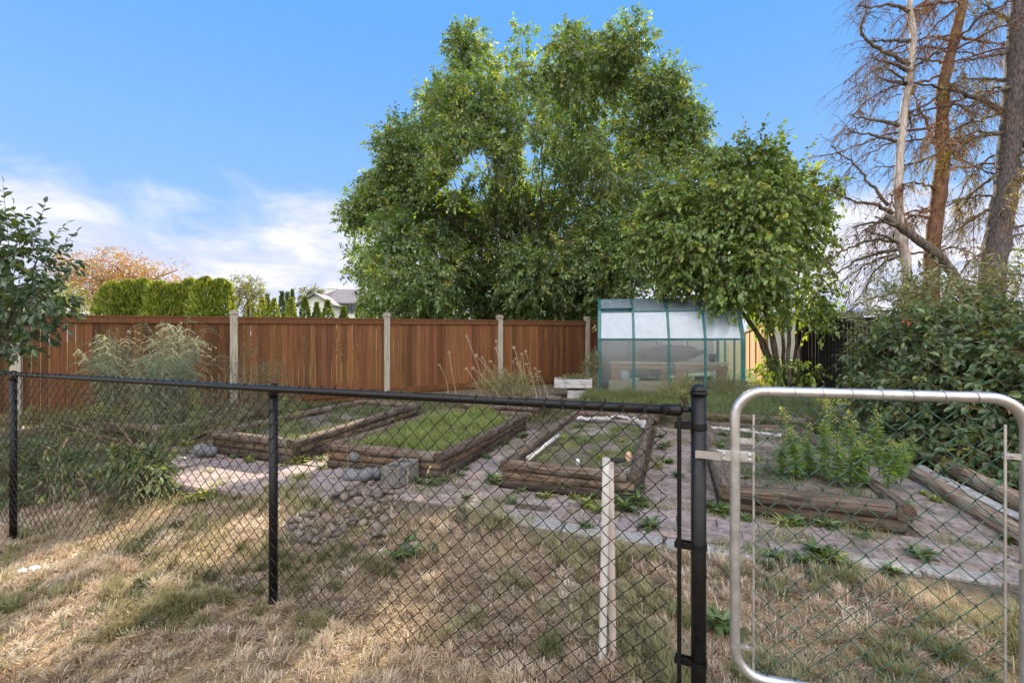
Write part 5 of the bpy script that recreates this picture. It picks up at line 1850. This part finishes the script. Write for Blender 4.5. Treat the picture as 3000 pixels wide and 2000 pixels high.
# ------------------------------------------------------------------ houses far behind
def house(label, x0, x1, Y, depth, zw, zr, gable=None, wall=M_SIDING, roof=M_ROOF, chimney=None, wins=(), ridge=(.12, .95)):
    root = thing('house', label, 'house', ((x0 + x1) / 2, Y, .1))
    o0 = np.array(((x0 + x1) / 2, Y, .1))
    m = MB()
    m.box(((x0 + x1) / 2 - o0[0], depth / 2, zw / 2), (x1 - x0, depth, zw))
    m.build('wall', wall, root)
    e = .45
    w = x1 - x0
    v = np.array([(x0 - e, -e, zw - .12), (x1 + e, -e, zw - .12), (x1 + e, depth + e, zw - .12), (x0 - e, depth + e, zw - .12), (x0 + w * ridge[0], depth / 2, zr), (x0 + w * ridge[1], depth / 2, zr)]) - np.array((o0[0], 0, 0))
    v2 = v + np.array((0, 0, .18))
    f4 = [(0, 1, 5, 4), (2, 3, 4, 5)]
    f3 = [(3, 0, 4), (1, 2, 5)]
    r = MB()
    r.add(np.concatenate([v, v2]), [[tuple(6 + i for i in f) for f in f4] + [f[::-1] for f in f4] + [(0, 1, 7, 6), (1, 2, 8, 7), (2, 3, 9, 8), (3, 0, 6, 9)], [tuple(6 + i for i in f) for f in f3] + [f[::-1] for f in f3]])
    rf = r.build('roof', roof, root)
    if chimney:
        cx, cz = chimney
        c = MB()
        c.box((cx - o0[0], depth / 2, cz - .7), (1.6, 1.0, 1.5), None, None, .03)
        c.box((cx - o0[0], depth / 2, cz + .08), (1.8, 1.2, .12), None, None, .03)
        for q in (-.5, 0, .5):
            c.tube([(cx - o0[0] + q, depth / 2, cz + .1), (cx - o0[0] + q, depth / 2, cz + .75)], .13, 8)
        c.build('chimney', wall, rf)
    for (wx, wz, ww, wh) in wins:
        fr = MB().box((wx - o0[0], -.04, wz), (ww + .2, .08, wh + .2), None, None, .01).build('window', M_WHITEWOOD, root)
        MB().box((wx - o0[0], -.085, wz), (ww, .02, wh)).build('pane', M_GLASSDARK, fr)
    if gable:
        gx0, gx1, gz0, gz1, gd_ = gable
        g_ = MB()
        gx = (gx0 + gx1) / 2
        vv = np.array([(gx0, -gd_, 0), (gx1, -gd_, 0), (gx1, -gd_, gz0), (gx, -gd_, gz1), (gx0, -gd_, gz0)]) - np.array((o0[0], 0, 0))
        g_.add(np.concatenate([vv, vv + np.array((0, gd_ + 1.0, 0))]), [[(0, 1, 2, 3, 4)], [(0, 5, 6, 1), (1, 6, 7, 2), (0, 4, 9, 5)]])
        g_.build('gable_wall', wall, root)
        b = MB()
        for s_ in (-1, 1):
            xa, xb = (gx0 - .5, gx) if s_ < 0 else (gx1 + .5, gx)
            za = gz0 - .5 * (gz1 - gz0) / ((gx1 - gx0) / 2)
            L = math.hypot(xb - xa, gz1 - za)
            an = math.atan2(gz1 - za, xb - xa)
            b.box(((xa + xb) / 2 - o0[0], -gd_ / 2 + .1, (za + gz1) / 2 + .16), (L + .1, gd_ + 1.4, .22), Euler((0, -an, 0)), None, .01)
        b.build('gable_roof', roof, root)
    return root


def wz(py, Y):
    return CAM_H - (py - 1000) / FPX * Y - .1


HY = 62.0
hxp = lambda px: (px - 1500) / FPX * HY
house('pale two storey house with grey hip roof and chimney pots beyond the cedars', hxp(905), hxp(1130), HY, 9, wz(888, HY), wz(851, HY + 4.5), (hxp(906), hxp(998), wz(898, HY), wz(870, HY), 3.0), M_SIDING, M_ROOF, (hxp(972) * 1.07, wz(848, HY + 4.5)),
      ((hxp(1018), wz(903, HY), 1.2, 1.3), (hxp(1045), wz(903, HY), 1.2, 1.3)), (.22, .95))
HY = 34.0
house('tan house with blue grey roof glimpsed between the small tree and the conifers', hxp(2340), hxp(2520), HY, 7, wz(912, HY), wz(866, HY + 3.5), None, M_TAN, M_ROOFBLUE, None, ((hxp(2385), wz(930, HY), 1.0, 1.0), (hxp(2440), wz(930, HY), 1.0, 1.0)), (.15, .85))


# ------------------------------------------------------------------ garden plants
def asparagus(label, px, Y, top_py, spread, seed, pale=.5, n=26, pal=((.13, .21, .15), (.17, .25, .17), (.10, .18, .12))):
    g = np.random.default_rng(seed)
    x = (px - 1500) / FPX * Y
    base = np.array((x, Y, float(zg(x, Y))))
    H = CAM_H - (top_py - 1000) / FPX * Y - base[2]
    root = thing('asparagus_fern', label, 'fern plant', tuple(base), 0, 'feathery asparagus plants by the fence')
    st, fz, pl_ = MB(), MB(), MB()
    for k in range(n):
        az = g.uniform(0, 6.28)
        lean = g.uniform(.1, 1.0) * spread
        hh = H * g.uniform(.7, 1.0)
        d = np.array((math.cos(az), math.sin(az), 0))
        t = np.linspace(0, 1, 9)
        P = np.stack([d[0] * lean * t ** 1.8, d[1] * lean * t ** 1.8, hh * (t - .18 * t ** 3 * (lean / spread))], -1)
        st.tubes(P[None], np.linspace(.006, .002, 9)[None], 4)
        m = 26
        tt = g.uniform(.3, 1, m)
        p0 = np.stack([np.interp(tt, t, P[:, i]) for i in range(3)], -1)
        dd = rnd_dirs(m, g) + d * .3
        dd[:, 2] = np.abs(dd[:, 2]) * .3 - .1
        L = g.uniform(.12, .38, m) * (1.2 - .5 * tt) * H / 1.6
        t4 = np.linspace(0, 1, 5)
        Q = p0[:, None] + dd[:, None] * (L[:, None] * t4)[..., None]
        Q[..., 2] -= (L * .45)[:, None] * t4 ** 2
        st.tubes(Q, np.linspace(.002, .0008, 5)[None], 3)
        is_pale = g.random() < pale
        kk = 34
        ts = g.random((m, kk)) * 4
        ii = np.minimum(ts.astype(int), 3)
        ar = np.arange(m)[:, None]
        pos = (Q[ar, ii] + (Q[ar, ii + 1] - Q[ar, ii]) * (ts - ii)[..., None]).reshape(-1, 3)
        col = pick_cols(len(pos), pal, None, .2, g)
        tgt = fz
        up_ = np.repeat(tt, kk) > .8
        if is_pale:
            col[up_] = pick_cols(int(up_.sum()), [(.62, .63, .48), (.72, .72, .57), (.50, .53, .38)], None, .12, g)
        dl = rnd_dirs(len(pos), g)
        fz.leaves(pos, dl, rnd_dirs(len(pos), g), g.uniform(.015, .04, len(pos)), np.where(up_ & is_pale, .009, .0045), col, 'needle', 0)
    st.build('stems', M_DRY_STEM, root)
    fz.build('fronds', M_GRASS, root)
    return root


M_DRY_STEM = rough_mat('pale_stem', (.30, .27, .17), (.42, .37, .25), (9, 9, 9), 1.5, .9, 0)
M_GREEN_STEM = rough_mat('green_stem', (.10, .13, .05), (.17, .19, .08), (9, 9, 9), 1.5, .8, 0)
asparagus('tall feathery plant with a bright cream plume before the fence', 520, 7.4, 895, .62, 201, .32, 36)
asparagus('feathery plant with drooping pale tips, leftmost of the three by the fence', 330, 7.6, 935, .55, 202, .28, 26)
asparagus('grey green feathery plant with few pale tips, lowest of the three by the fence', 445, 6.8, 1000, .6, 203, .05, 34)


def fennel(label, px, Y, top_py, w, seed, pal, group=None, n=30):
    g = np.random.default_rng(seed)
    x = (px - 1500) / FPX * Y
    z = float(zg(x, Y))
    H = CAM_H - (top_py - 1000) / FPX * Y - z
    return bush('feathery_bush', label, 'bush', [((x, Y, z + H * .35), (w, w * .8, H * .35), 1), ((x + w * .2, Y, z + H * .72), (w * .6, w * .5, H * .27), .8)], n * 14, 9, .22, .05, .007, pal, None, 'needle', M_GRASS, .5, .0, seed, .4, .1, 14, group, .1, .006)


fennel('dark green feathery bush at the foot of the grey post', 690, 7.6, 1030, .55, 211, [(.05, .11, .055), (.07, .13, .06)])
fennel('dark green feathery bush right of the grey post, the smaller one', 790, 7.9, 1055, .4, 212, [(.06, .10, .05), (.09, .12, .07)])


# dried flower stalks
def stalk(seed, H, bend):
    g = np.random.default_rng(seed)
    t = np.linspace(0, 1, 8)
    P = np.stack([bend * t ** 1.7, .04 * np.sin(t * 3 + seed), H * t], -1)
    m = MB().tube(P, np.linspace(.0055, .0038, 8), 5)
    c = P[-1]
    h = MB()
    n = 90
    d = rnd_dirs(n, g)
    h.leaves(c + d * .008, d, rnd_dirs(n, g), .028, .010, pick_cols(n, [(.5, .42, .32), (.6, .53, .42), (.36, .28, .2)], None, .15, g), 'simple', .1)
    return m, h


g = np.random.default_rng(220)
protos = []
for k in range(5):
    e = thing('dried_stalk', '', 'dried stalk', (0, 0, 0), 0, 'dried flower stalks by the fence')
    a_, b_ = stalk(k, 1.0, (.12, .25, .05, .33, .18)[k])
    a_.build('stem', M_DRY_STEM, e, True)
    b_.build('seed_head', M_DRY, e)
    protos.append([e, False])
tops = [(1365, 975), (1392, 1020), (1408, 1034), (1432, 1047), (1450, 998), (1452, 1017), (1505, 1020), (1530, 1036), (1542, 1036), (1510, 1052), (1360, 1064), (1378, 1050), (1312, 1030), (1286, 1078), (1500, 1060), (1522, 1060), (1545, 1072), (1555, 1090), (1565, 1085), (1570, 1100), (1440, 1080), (1425, 1092), (1480, 1075), (1515, 1075), (1535, 1095), (1550, 1110), (1575, 1115), (1490, 1090), (1465, 1095), (1410, 1080), (1400, 1100), (1530, 1078)]
for k, (tx, ty) in enumerate(tops):
    pr = protos[k % 5]
    e = pr[0] if not pr[1] else copy_tree(pr[0])
    pr[1] = True
    Y = 9.4 + g.uniform(-.4, .6)
    bxp = tx + (75 if tx < 1440 else 45 if tx < 1500 else 15) + g.uniform(-20, 25)
    if tx < 1330:
        bxp = tx + 25
    x = (bxp - 1500) / FPX * Y
    z = float(zg(x, Y)) + .16
    H = CAM_H - (ty - 1000) / FPX * Y - z
    dx = (tx - 1500) / FPX * Y - x
    e.location = (x, Y, z)
    bend = (.12, .25, .05, .33, .18)[k % 5]
    e.scale = (1.1, 1.1, H)
    e.rotation_euler = (g.normal() * .05, math.atan2(dx + bend * .4, H), math.pi + g.normal() * .25 if dx < 0 else g.normal() * .25)
    if dx < 0:
        e.rotation_euler[1] = -math.atan2(dx + bend * 1.1, H)
    e['label'] = 'tan dried flower stalk with a round seed head, standing before the wooden fence'
bush('dry_bush', 'yellow green bushy herb at the foot of the dried flower stalks', 'bush', [((-.28, 9.3, .55), (.5, .4, .28), 1), ((.15, 9.4, .5), (.35, .4, .22), 1)], 420, 9, .2, .05, .012, [(.2, .22, .08), (.28, .27, .12), (.14, .16, .06)], None, 'simple', M_GRASS, .7, .0, 221, .5, .1, 12)
bush('white_flower_bush', 'tall thin bush with tiny white flowers between planter and greenhouse', 'bush', [((1.86, 10.75, .7), (.17, .17, .45), 1), ((1.93, 10.7, 1.0), (.13, .13, .25), .8)], 240, 8, .14, .045, .018, [(.10, .14, .06), (.13, .17, .08), (.6, .6, .55)], (4, 4, .5), 'simple', M_GRASS, .5, .1, 222, .5, .1, 8)
bush('planter_plant', 'low grey green herbs growing in the white planter', 'plant', [((1.42, 10.45, .58), (.36, .2, .07), 1)], 170, 8, .12, .05, .016, [(.12, .17, .07), (.17, .21, .09), (.09, .13, .05)], None, 'simple', M_GRASS, .6, .1, 223, .7, .2, 8)
bush('pale_herb_bush', 'pale yellow green herb bush in front of the greenhouse door panel', 'bush', [((3.25, 9.1, .38), (.33, .3, .24), 1), ((3.55, 9.2, .5), (.25, .25, .2), .8)], 380, 9, .17, .042, .016, [(.24, .28, .09), (.30, .32, .12), (.17, .22, .07)], None, 'simple', M_GRASS, .5, .1, 224, .5, .15, 10)
bush('grey_herb_bush', 'grey green weedy bush at the right corner of the greenhouse', 'bush', [((4.4, 9.3, .42), (.4, .3, .28), 1), ((5.0, 9.4, .35), (.35, .3, .2), .8)], 420, 9, .2, .05, .014, [(.13, .17, .08), (.18, .21, .10), (.10, .14, .06)], None, 'simple', M_GRASS, .6, .1, 225, .5, .15, 10)


# tall leafy plants in the right hand bed
def goldenrod(seed, H, top=None):
    g = np.random.default_rng(seed)
    root = thing('leafy_stem_plant', '', 'plant', (0, 0, 0), 0, 'tall leafy plants in the right hand bed')
    t = np.linspace(0, 1, 8)
    P = np.stack([.05 * t ** 2 * math.sin(seed), .04 * np.sin(t * 2 + seed), H * t], -1)
    MB().tube(P, np.linspace(.006, .0025, 8), 6).build('stem', M_GREEN_STEM, root, True)
    n = 130
    tt = .10 + .90 * (np.arange(n) + g.random(n)) / n
    p = np.stack([np.interp(tt, t, P[:, i]) for i in range(3)], -1)
    ph = np.arange(n) * 2.399 + g.normal(size=n) * .3
    d = np.stack([np.cos(ph), np.sin(ph), g.uniform(.1, .8, n)], -1)
    nr = np.tile((0, 0, 1.0), (n, 1)) + g.normal(size=(n, 3)) * .3
    size = np.where(tt < .75, 1, 1.25 - tt) * g.uniform(.7, 1.2, n)
    m = MB()
    m.leaves(p, d, nr, .076 * size, .024 * size, pick_cols(n, [(.14, .24, .05), (.19, .31, .065), (.25, .36, .08), (.11, .19, .05)], None, .15, g), 'broad', .3)
    m.build('leaves', M_LEAF, root)
    b = MB()
    nb = 60
    tb = g.uniform(.80, 1.03, nb)
    pb = np.stack([np.interp(np.minimum(tb, 1), t, P[:, i]) for i in range(3)], -1)
    pb[:, 2] += np.maximum(0, tb - 1) * H
    db = rnd_dirs(nb, g)
    db[:, 2] = np.abs(db[:, 2])
    pb[:, :2] += db[:, :2] * (.05 * (1.06 - tb) / .25)[:, None]
    b.leaves(pb, db, rnd_dirs(nb, g), .02, .010, pick_cols(nb, [(.36, .40, .12), (.46, .46, .17), (.28, .34, .09)], None, .15, g), 'simple', .1)
    b.build('flower_head', M_LEAF, root)
    return root


gp_ = [goldenrod(230 + k, 1.0) for k in range(5)]
used = set()
g = np.random.default_rng(231)
tops = [(2300, 1300), (2318, 1255), (2345, 1195), (2362, 1240), (2385, 1310), (2405, 1190), (2420, 1180), (2432, 1235), (2455, 1265), (2470, 1205), (2488, 1290), (2505, 1240), (2522, 1210), (2540, 1275), (2560, 1215), (2572, 1205), (2590, 1290), (2608, 1290), (2632, 1285), (2650, 1272), (2620, 1330)]
for k, (tx, ty) in enumerate(tops):
    i = k % 5
    e = gp_[i] if i not in used else copy_tree(gp_[i])
    used.add(i)
    a_ = None
    Y = g.uniform(4.0, 4.55) - (tx - 2300) * .0009
    x = (tx - 1500) / FPX * Y
    A_ = x * V[0] + Y * V[1]
    if A_ > 1.55:
        Y += (A_ - 1.5) / V[0] * 1.2
        x = (tx - 1500) / FPX * Y
    z = float(zg(x, Y)) + .18
    H = CAM_H - (ty - 1000) / FPX * Y - z
    e.location = (x, Y, z)
    sx = g.uniform(.85, 1.15)
    e.scale = (sx, sx, max(.35, H))
    e.rotation_euler = (g.normal() * .06, g.normal() * .06, g.uniform(0, 6.28))
    e['label'] = 'upright leafy green plant stem with budding top in the bed behind the silver gate'


# tall single weeds
def horseweed(seed):
    g = np.random.default_rng(seed)
    root = thing('tall_weed', '', 'weed', (0, 0, 0), 0, 'tall single weeds in the garden')
    t = np.linspace(0, 1, 8)
    P = np.stack([.04 * np.sin(t * 3 + seed), .04 * t ** 2, t], -1)
    st = MB().tube(P, np.linspace(.007, .002, 8), 5)
    mb = MB()
    n = 34
    tt = g.uniform(.25, .98, n)
    p = np.stack([np.interp(tt, t, P[:, i]) for i in range(3)], -1)
    d = rnd_dirs(n, g)
    d[:, 2] = np.abs(d[:, 2]) * .5 + .5
    sprigs(mb, st, p, d, .22 * (1.15 - tt), 10, .1, .04, .009, [(.20, .25, .09), (.26, .30, .12), (.15, .2, .07)], None, 'simple', g=g, twr=.002, hang=0)
    st.build('stem', M_GREEN_STEM, root, True)
    mb.build('leaves', M_GRASS, root)
    return root


hw = [horseweed(240), horseweed(241), horseweed(242)]
HW = [(562, 1120, 1270, 5.9, 'tall thin weed rising past the black rail left of the middle post'), (835, 1165, 1300, 5.2, 'pale green tall weed just right of the middle fence post'), (862, 1185, 1290, 5.4, 'second pale weed right of the middle fence post, bending right'),
      (505, 1190, 1270, 6.0, 'thin weed behind the end of the far left bed'), (535, 1240, 1320, 5.6, 'bushy weed at the left front corner of the bed with round stones'), (430, 1170, 1290, 6.1, 'wispy weed with pale seed tips left of the paving'), (360, 1190, 1290, 6.2, 'wispy weed above the far left bed timber'), (580, 1130, 1250, 6.4, 'dark thin weed close behind the tall one at the rail')]
for k, (px, ty, by_, Y, lab) in enumerate(HW):
    e = hw[k] if k < 3 else copy_tree(hw[k % 3])
    x = (px - 1500) / FPX * Y
    z = float(zg(x, Y)) + (.15 if k in (0, 1, 2) else .02)
    H = CAM_H - (ty - 1000) / FPX * Y - z
    e.location = (x, Y, z)
    e.scale = (.9, .9, H)
    e.rotation_euler = (.05 * (k % 3 - 1), .06 * (k % 2), k * 1.3)
    e['label'] = lab


# leafy bushes and weeds at the left
DK = [(.075, .12, .05), (.10, .15, .06), (.13, .18, .07), (.2, .23, .08)]
bush('peony_bush', 'dark glossy leafy bush at the edge of the paving, right of the left fence post', 'bush', [((-3.72, 4.5, .2), (.24, .2, .16), 1), ((-3.5, 4.45, .16), (.16, .16, .12), .8)], 150, 6, .14, .11, .038, DK, None, 'broad', M_LEAF_GLOSS, .4, .2, 251, .5, .3, 14)
bush('weed_thicket', 'dark weed thicket behind the left fence post', 'bush', [((-5.1, 4.9, .06), (.5, .4, .14), 1), ((-4.6, 4.6, .02), (.4, .3, .12), 1), ((-5.7, 5.2, .1), (.5, .4, .18), 1)], 420, 7, .18, .085, .03, DK, None, 'broad', M_LEAF_GLOSS, .4, .2, 252, .5, .25, 20)
bush('weed_thicket', 'dark weeds spilling over the far left bed timbers', 'bush', [((-5.6, 5.9, .12), (.35, .3, .14), 1), ((-4.35, 5.75, .12), (.25, .25, .16), 1), ((-6.2, 6.6, .3), (.5, .4, .16), 1), ((-4.1, 6.5, .25), (.35, .4, .2), 1)], 330, 8, .18, .06, .018, DK + [(.17, .2, .09)], None, 'simple', M_LEAF_GLOSS, .6, .1, 253, .5, .2, 20)
bush('weed_thicket', 'low dark green weeds along the foot of the wooden fence at the left', 'bush', [((-6.3, 7.2, .22), (.8, .5, .16), 1), ((-5.2, 7.7, .25), (.7, .4, .16), 1), ((-4.2, 8.1, .25), (.6, .4, .16), 1), ((-7.4, 6.9, .2), (.7, .5, .16), 1)], 560, 8, .2, .06, .016, DK + [(.15, .18, .08)], None, 'simple', M_LEAF_GLOSS, .6, .1, 254, .5, .2, 20)


def rosette(seed, n=26, ll=.13, lw=.045, pal=((.09, .14, .05), (.12, .18, .06), (.07, .11, .045)), h=.35):
    g = np.random.default_rng(seed)
    ph = np.arange(n) * 2.399
    el = g.uniform(.1, 1.1, n)
    d = np.stack([np.cos(ph) * np.cos(el), np.sin(ph) * np.cos(el), np.sin(el)], -1)
    m = MB()
    p = g.normal(size=(n, 3)) * .012
    p[:, 2] = np.abs(p[:, 2])
    m.leaves(p, d, np.tile((0, 0, 1.0), (n, 1)) + g.normal(size=(n, 3)) * .2, ll * g.uniform(.6, 1.2, n), lw * g.uniform(.7, 1.2, n), pick_cols(n, pal, None, .18, g), 'broad', .45)
    me = m.mesh('leafy_weed')
    me.materials.append(M_LEAF_GLOSS)
    return me


RS = [rosette(260, 26, .14, .05), rosette(261, 34, .11, .03), rosette(262, 40, .10, .02, ((.2, .25, .06), (.28, .31, .08), (.15, .2, .05)))]
W = [(1448, 1418, 0, 1.1), (1490, 1412, 0, .9), (1535, 1425, 1, .9), (1600, 1425, 0, .9), (1640, 1440, 0, 1.4), (1675, 1430, 1, 1.2), (1730, 1452, 0, 1.3), (1760, 1440, 1, 1.3), (1800, 1460, 0, 1.4), (1850, 1465, 1, 1.2), (1870, 1480, 1, 1.3), (1720, 1490, 2, 1.3), (1760, 1505, 2, 1.1), (1270, 1425, 1, .9), (1300, 1410, 1, .8), (1370, 1465, 1, .7), (1500, 1478, 1, .6),
     (2085, 1500, 0, .9), (2120, 1510, 0, 1.0), (2210, 1500, 1, .9), (2060, 1490, 0, .8), (545, 1310, 2, 1.3), (868, 1360, 2, 1.6), (880, 1410, 2, 1.3), (612, 1385, 2, 1.0), (640, 1430, 2, 1.6), (600, 1440, 2, 1.6), (570, 1445, 2, 1.3), (330, 1325, 2, 1.5), (520, 1425, 2, 1.2), (985, 1415, 2, .8), (1185, 1640, 0, 1.0), (1200, 1600, 1, .8), (2400, 1635, 1, 1.2), (2440, 1645, 2, 1.2), (2270, 1645, 1, .9), (2350, 1655, 1, .8), (2110, 1840, 0, 1.0), (2700, 1640, 1, 1.0), (1900, 1550, 1, 1.0), (1825, 1500, 1, 1.5), (1960, 1360, 1, .8), (1950, 1310, 1, 1.0), (1985, 1400, 1, .8)]
gw = np.random.default_rng(265)
EDG = [(-1.68, -.33, 4.12, 4.12), (-3.85, -2.3, 4.12, 4.12), (-5.7, -4.3, 4.05, 4.05), (.4, 1.65, 4.12, 4.12), (-2.22, -2.22, 4.3, 7), (-1.78, -1.78, 4.3, 7), (-.24, -.24, 4.3, 7.5), (.24, .24, 4.4, 7.4), (-4.1, -4.1, 4.3, 7), (1.8, 1.8, 4.3, 7.5), (2.25, 2.25, 4.2, 7.5), (-3, 2, 3.45, 3.6), (-6.5, -5.5, 3.1, 3.5), (-1.4, -.6, 4.5, 6.8), (.5, 1.2, 4.5, 7), (-5.8, -4.6, 4.5, 7)]
for q in range(110):
    a0, a1, b0, b1 = EDG[q % len(EDG)]
    x, y = ab(gw.uniform(a0, a1) + gw.normal() * .03, gw.uniform(b0, b1) + gw.normal() * .04)
    inbed = (q % len(EDG)) >= 13
    W.append(((x, y, .19 if inbed else .012), None, int(gw.choice([0, 1, 1, 2])), gw.uniform(.4, .95)))
LAB = ['low broad leaved green weed growing by the paving and timbers', 'low narrow leaved green weed growing by the paving and timbers', 'small bright yellow green weed growing by the paving']
for k, (px, py, kind, sc) in enumerate(W):
    if py is None:
        x, y, dz = px
    else:
        (x, y), dz = on_ground(px, py), .012
    o = D.objects.new('leafy_weed', RS[kind])
    COL.objects.link(o)
    o.location = g3(x, y, dz)
    o.scale = (sc, sc, sc * 1.1)
    o.rotation_euler = (0, 0, k * 1.7)
    tag(o, LAB[kind], 'weed', ['broad leaved weeds by the paving', 'narrow leaved weeds by the paving', 'yellow green weeds by the paving'][kind])


# tall dry grass stalks with drooping seed heads
def hay(seed):
    g = np.random.default_rng(seed)
    root = thing('grass_stalk', '', 'grass stalk', (0, 0, 0), 0, 'tall dry grass stalks along the fence')
    t = np.linspace(0, 1, 10)
    P = np.stack([.16 * np.clip(t - .7, 0, 1) ** 1.2 * 3 * (.4 + .3 * (seed % 3)), .03 * np.sin(t * 4 + seed), t - 1.3 * np.clip(t - .8, 0, 1) ** 1.6], -1)
    MB().tube(P, np.linspace(.0026, .0012, 10), 5).build('stem', M_DRY_STEM, root, True)
    n = 70
    tt = g.uniform(.82, 1, n)
    p = np.stack([np.interp(tt, t, P[:, i]) for i in range(3)], -1)
    d = rnd_dirs(n, g) * .6 + (.5, 0, -.2)
    b = MB()
    b.leaves(p, d, rnd_dirs(n, g), .016, .005, pick_cols(n, [(.5, .4, .26), (.58, .48, .33)], None, .15, g), 'simple', .1)
    b.build('seed_head', M_DRY, root)
    return root


hs = [hay(270), hay(271), hay(272)]
HS = [(158, 1270, 1560, 3.75), (148, 1300, 1560, 3.8), (185, 1285, 1540, 3.9), (232, 1370, 1580, 3.7), (250, 1390, 1580, 3.75), (112, 1400, 1560, 3.8), (130, 1420, 1570, 3.75), (1012, 1220, 1360, 4.6), (1186, 1375, 1560, 3.5), (1250, 1345, 1590, 3.3), (1200, 1400, 1600, 3.25), (1245, 1420, 1650, 3.0), (1215, 1510, 1650, 3.0), (1280, 1500, 1640, 3.0), (1130, 1490, 1640, 3.05), (1335, 1400, 1500, 3.9), (1300, 1480, 1600, 3.2), (900, 1480, 1600, 3.3), (940, 1460, 1560, 3.5), (2260, 1520, 1680, 2.9), (2300, 1560, 1690, 2.85)]
for k, (px, ty, by_, Y) in enumerate(HS):
    e = hs[k] if k < 3 else copy_tree(hs[k % 3])
    x = (px - 1500) / FPX * Y
    z = float(zg(x, Y)) - .01
    e.location = (x, Y, z)
    e.scale = (.9, .9, max(.2, CAM_H - (ty - 1000) / FPX * Y - z) * 1.06)
    e.rotation_euler = (random.uniform(-.06, .06), random.uniform(-.06, .06), random.uniform(-2.2, 2.2))
    e['label'] = 'tall dry grass stalk with a drooping tan seed head standing in the lawn edge'


# fallen leaves and bits on the lawn and paving
g = np.random.default_rng(300)
n = 900
Yl = 1.6 + 2.9 * g.random(n)
Xl = (g.random(n) * 2 - 1) * (1.2 * Yl)
Zl = zg(Xl, Yl) + g.uniform(.012, .045, n)
m = MB()
dl = rnd_dirs(n, g)
dl[:, 2] *= .25
m.leaves(np.stack([Xl, Yl, Zl], -1), dl, np.tile((0, 0, 1.0), (n, 1)) + g.normal(size=(n, 3)) * .5, g.uniform(.015, .04, n), g.uniform(.008, .02, n), pick_cols(n, [(.16, .10, .06), (.25, .17, .10), (.34, .26, .16), (.10, .075, .05)], None, .2, g), 'broad', .3)
k = 500
Ys = 3.3 + 1.6 * g.random(k)
Xs = (g.random(k) * 2 - 1) * (1.1 * Ys)
m.leaves(np.stack([Xs, Ys, zg(Xs, Ys) + .025], -1), rnd_dirs(k, g) * (1, 1, .1), np.tile((0, 0, 1.0), (k, 1)) + g.normal(size=(k, 3)) * .4, g.uniform(.012, .035, k), g.uniform(.006, .016, k), pick_cols(k, [(.12, .085, .055), (.22, .16, .10), (.3, .25, .17)], None, .2, g), 'broad', .3)
o = m.build('leaf_litter', M_DRY)
tag(o, 'scattered dead leaves and bits on the lawn and paving', 'leaf litter', None, 'stuff')
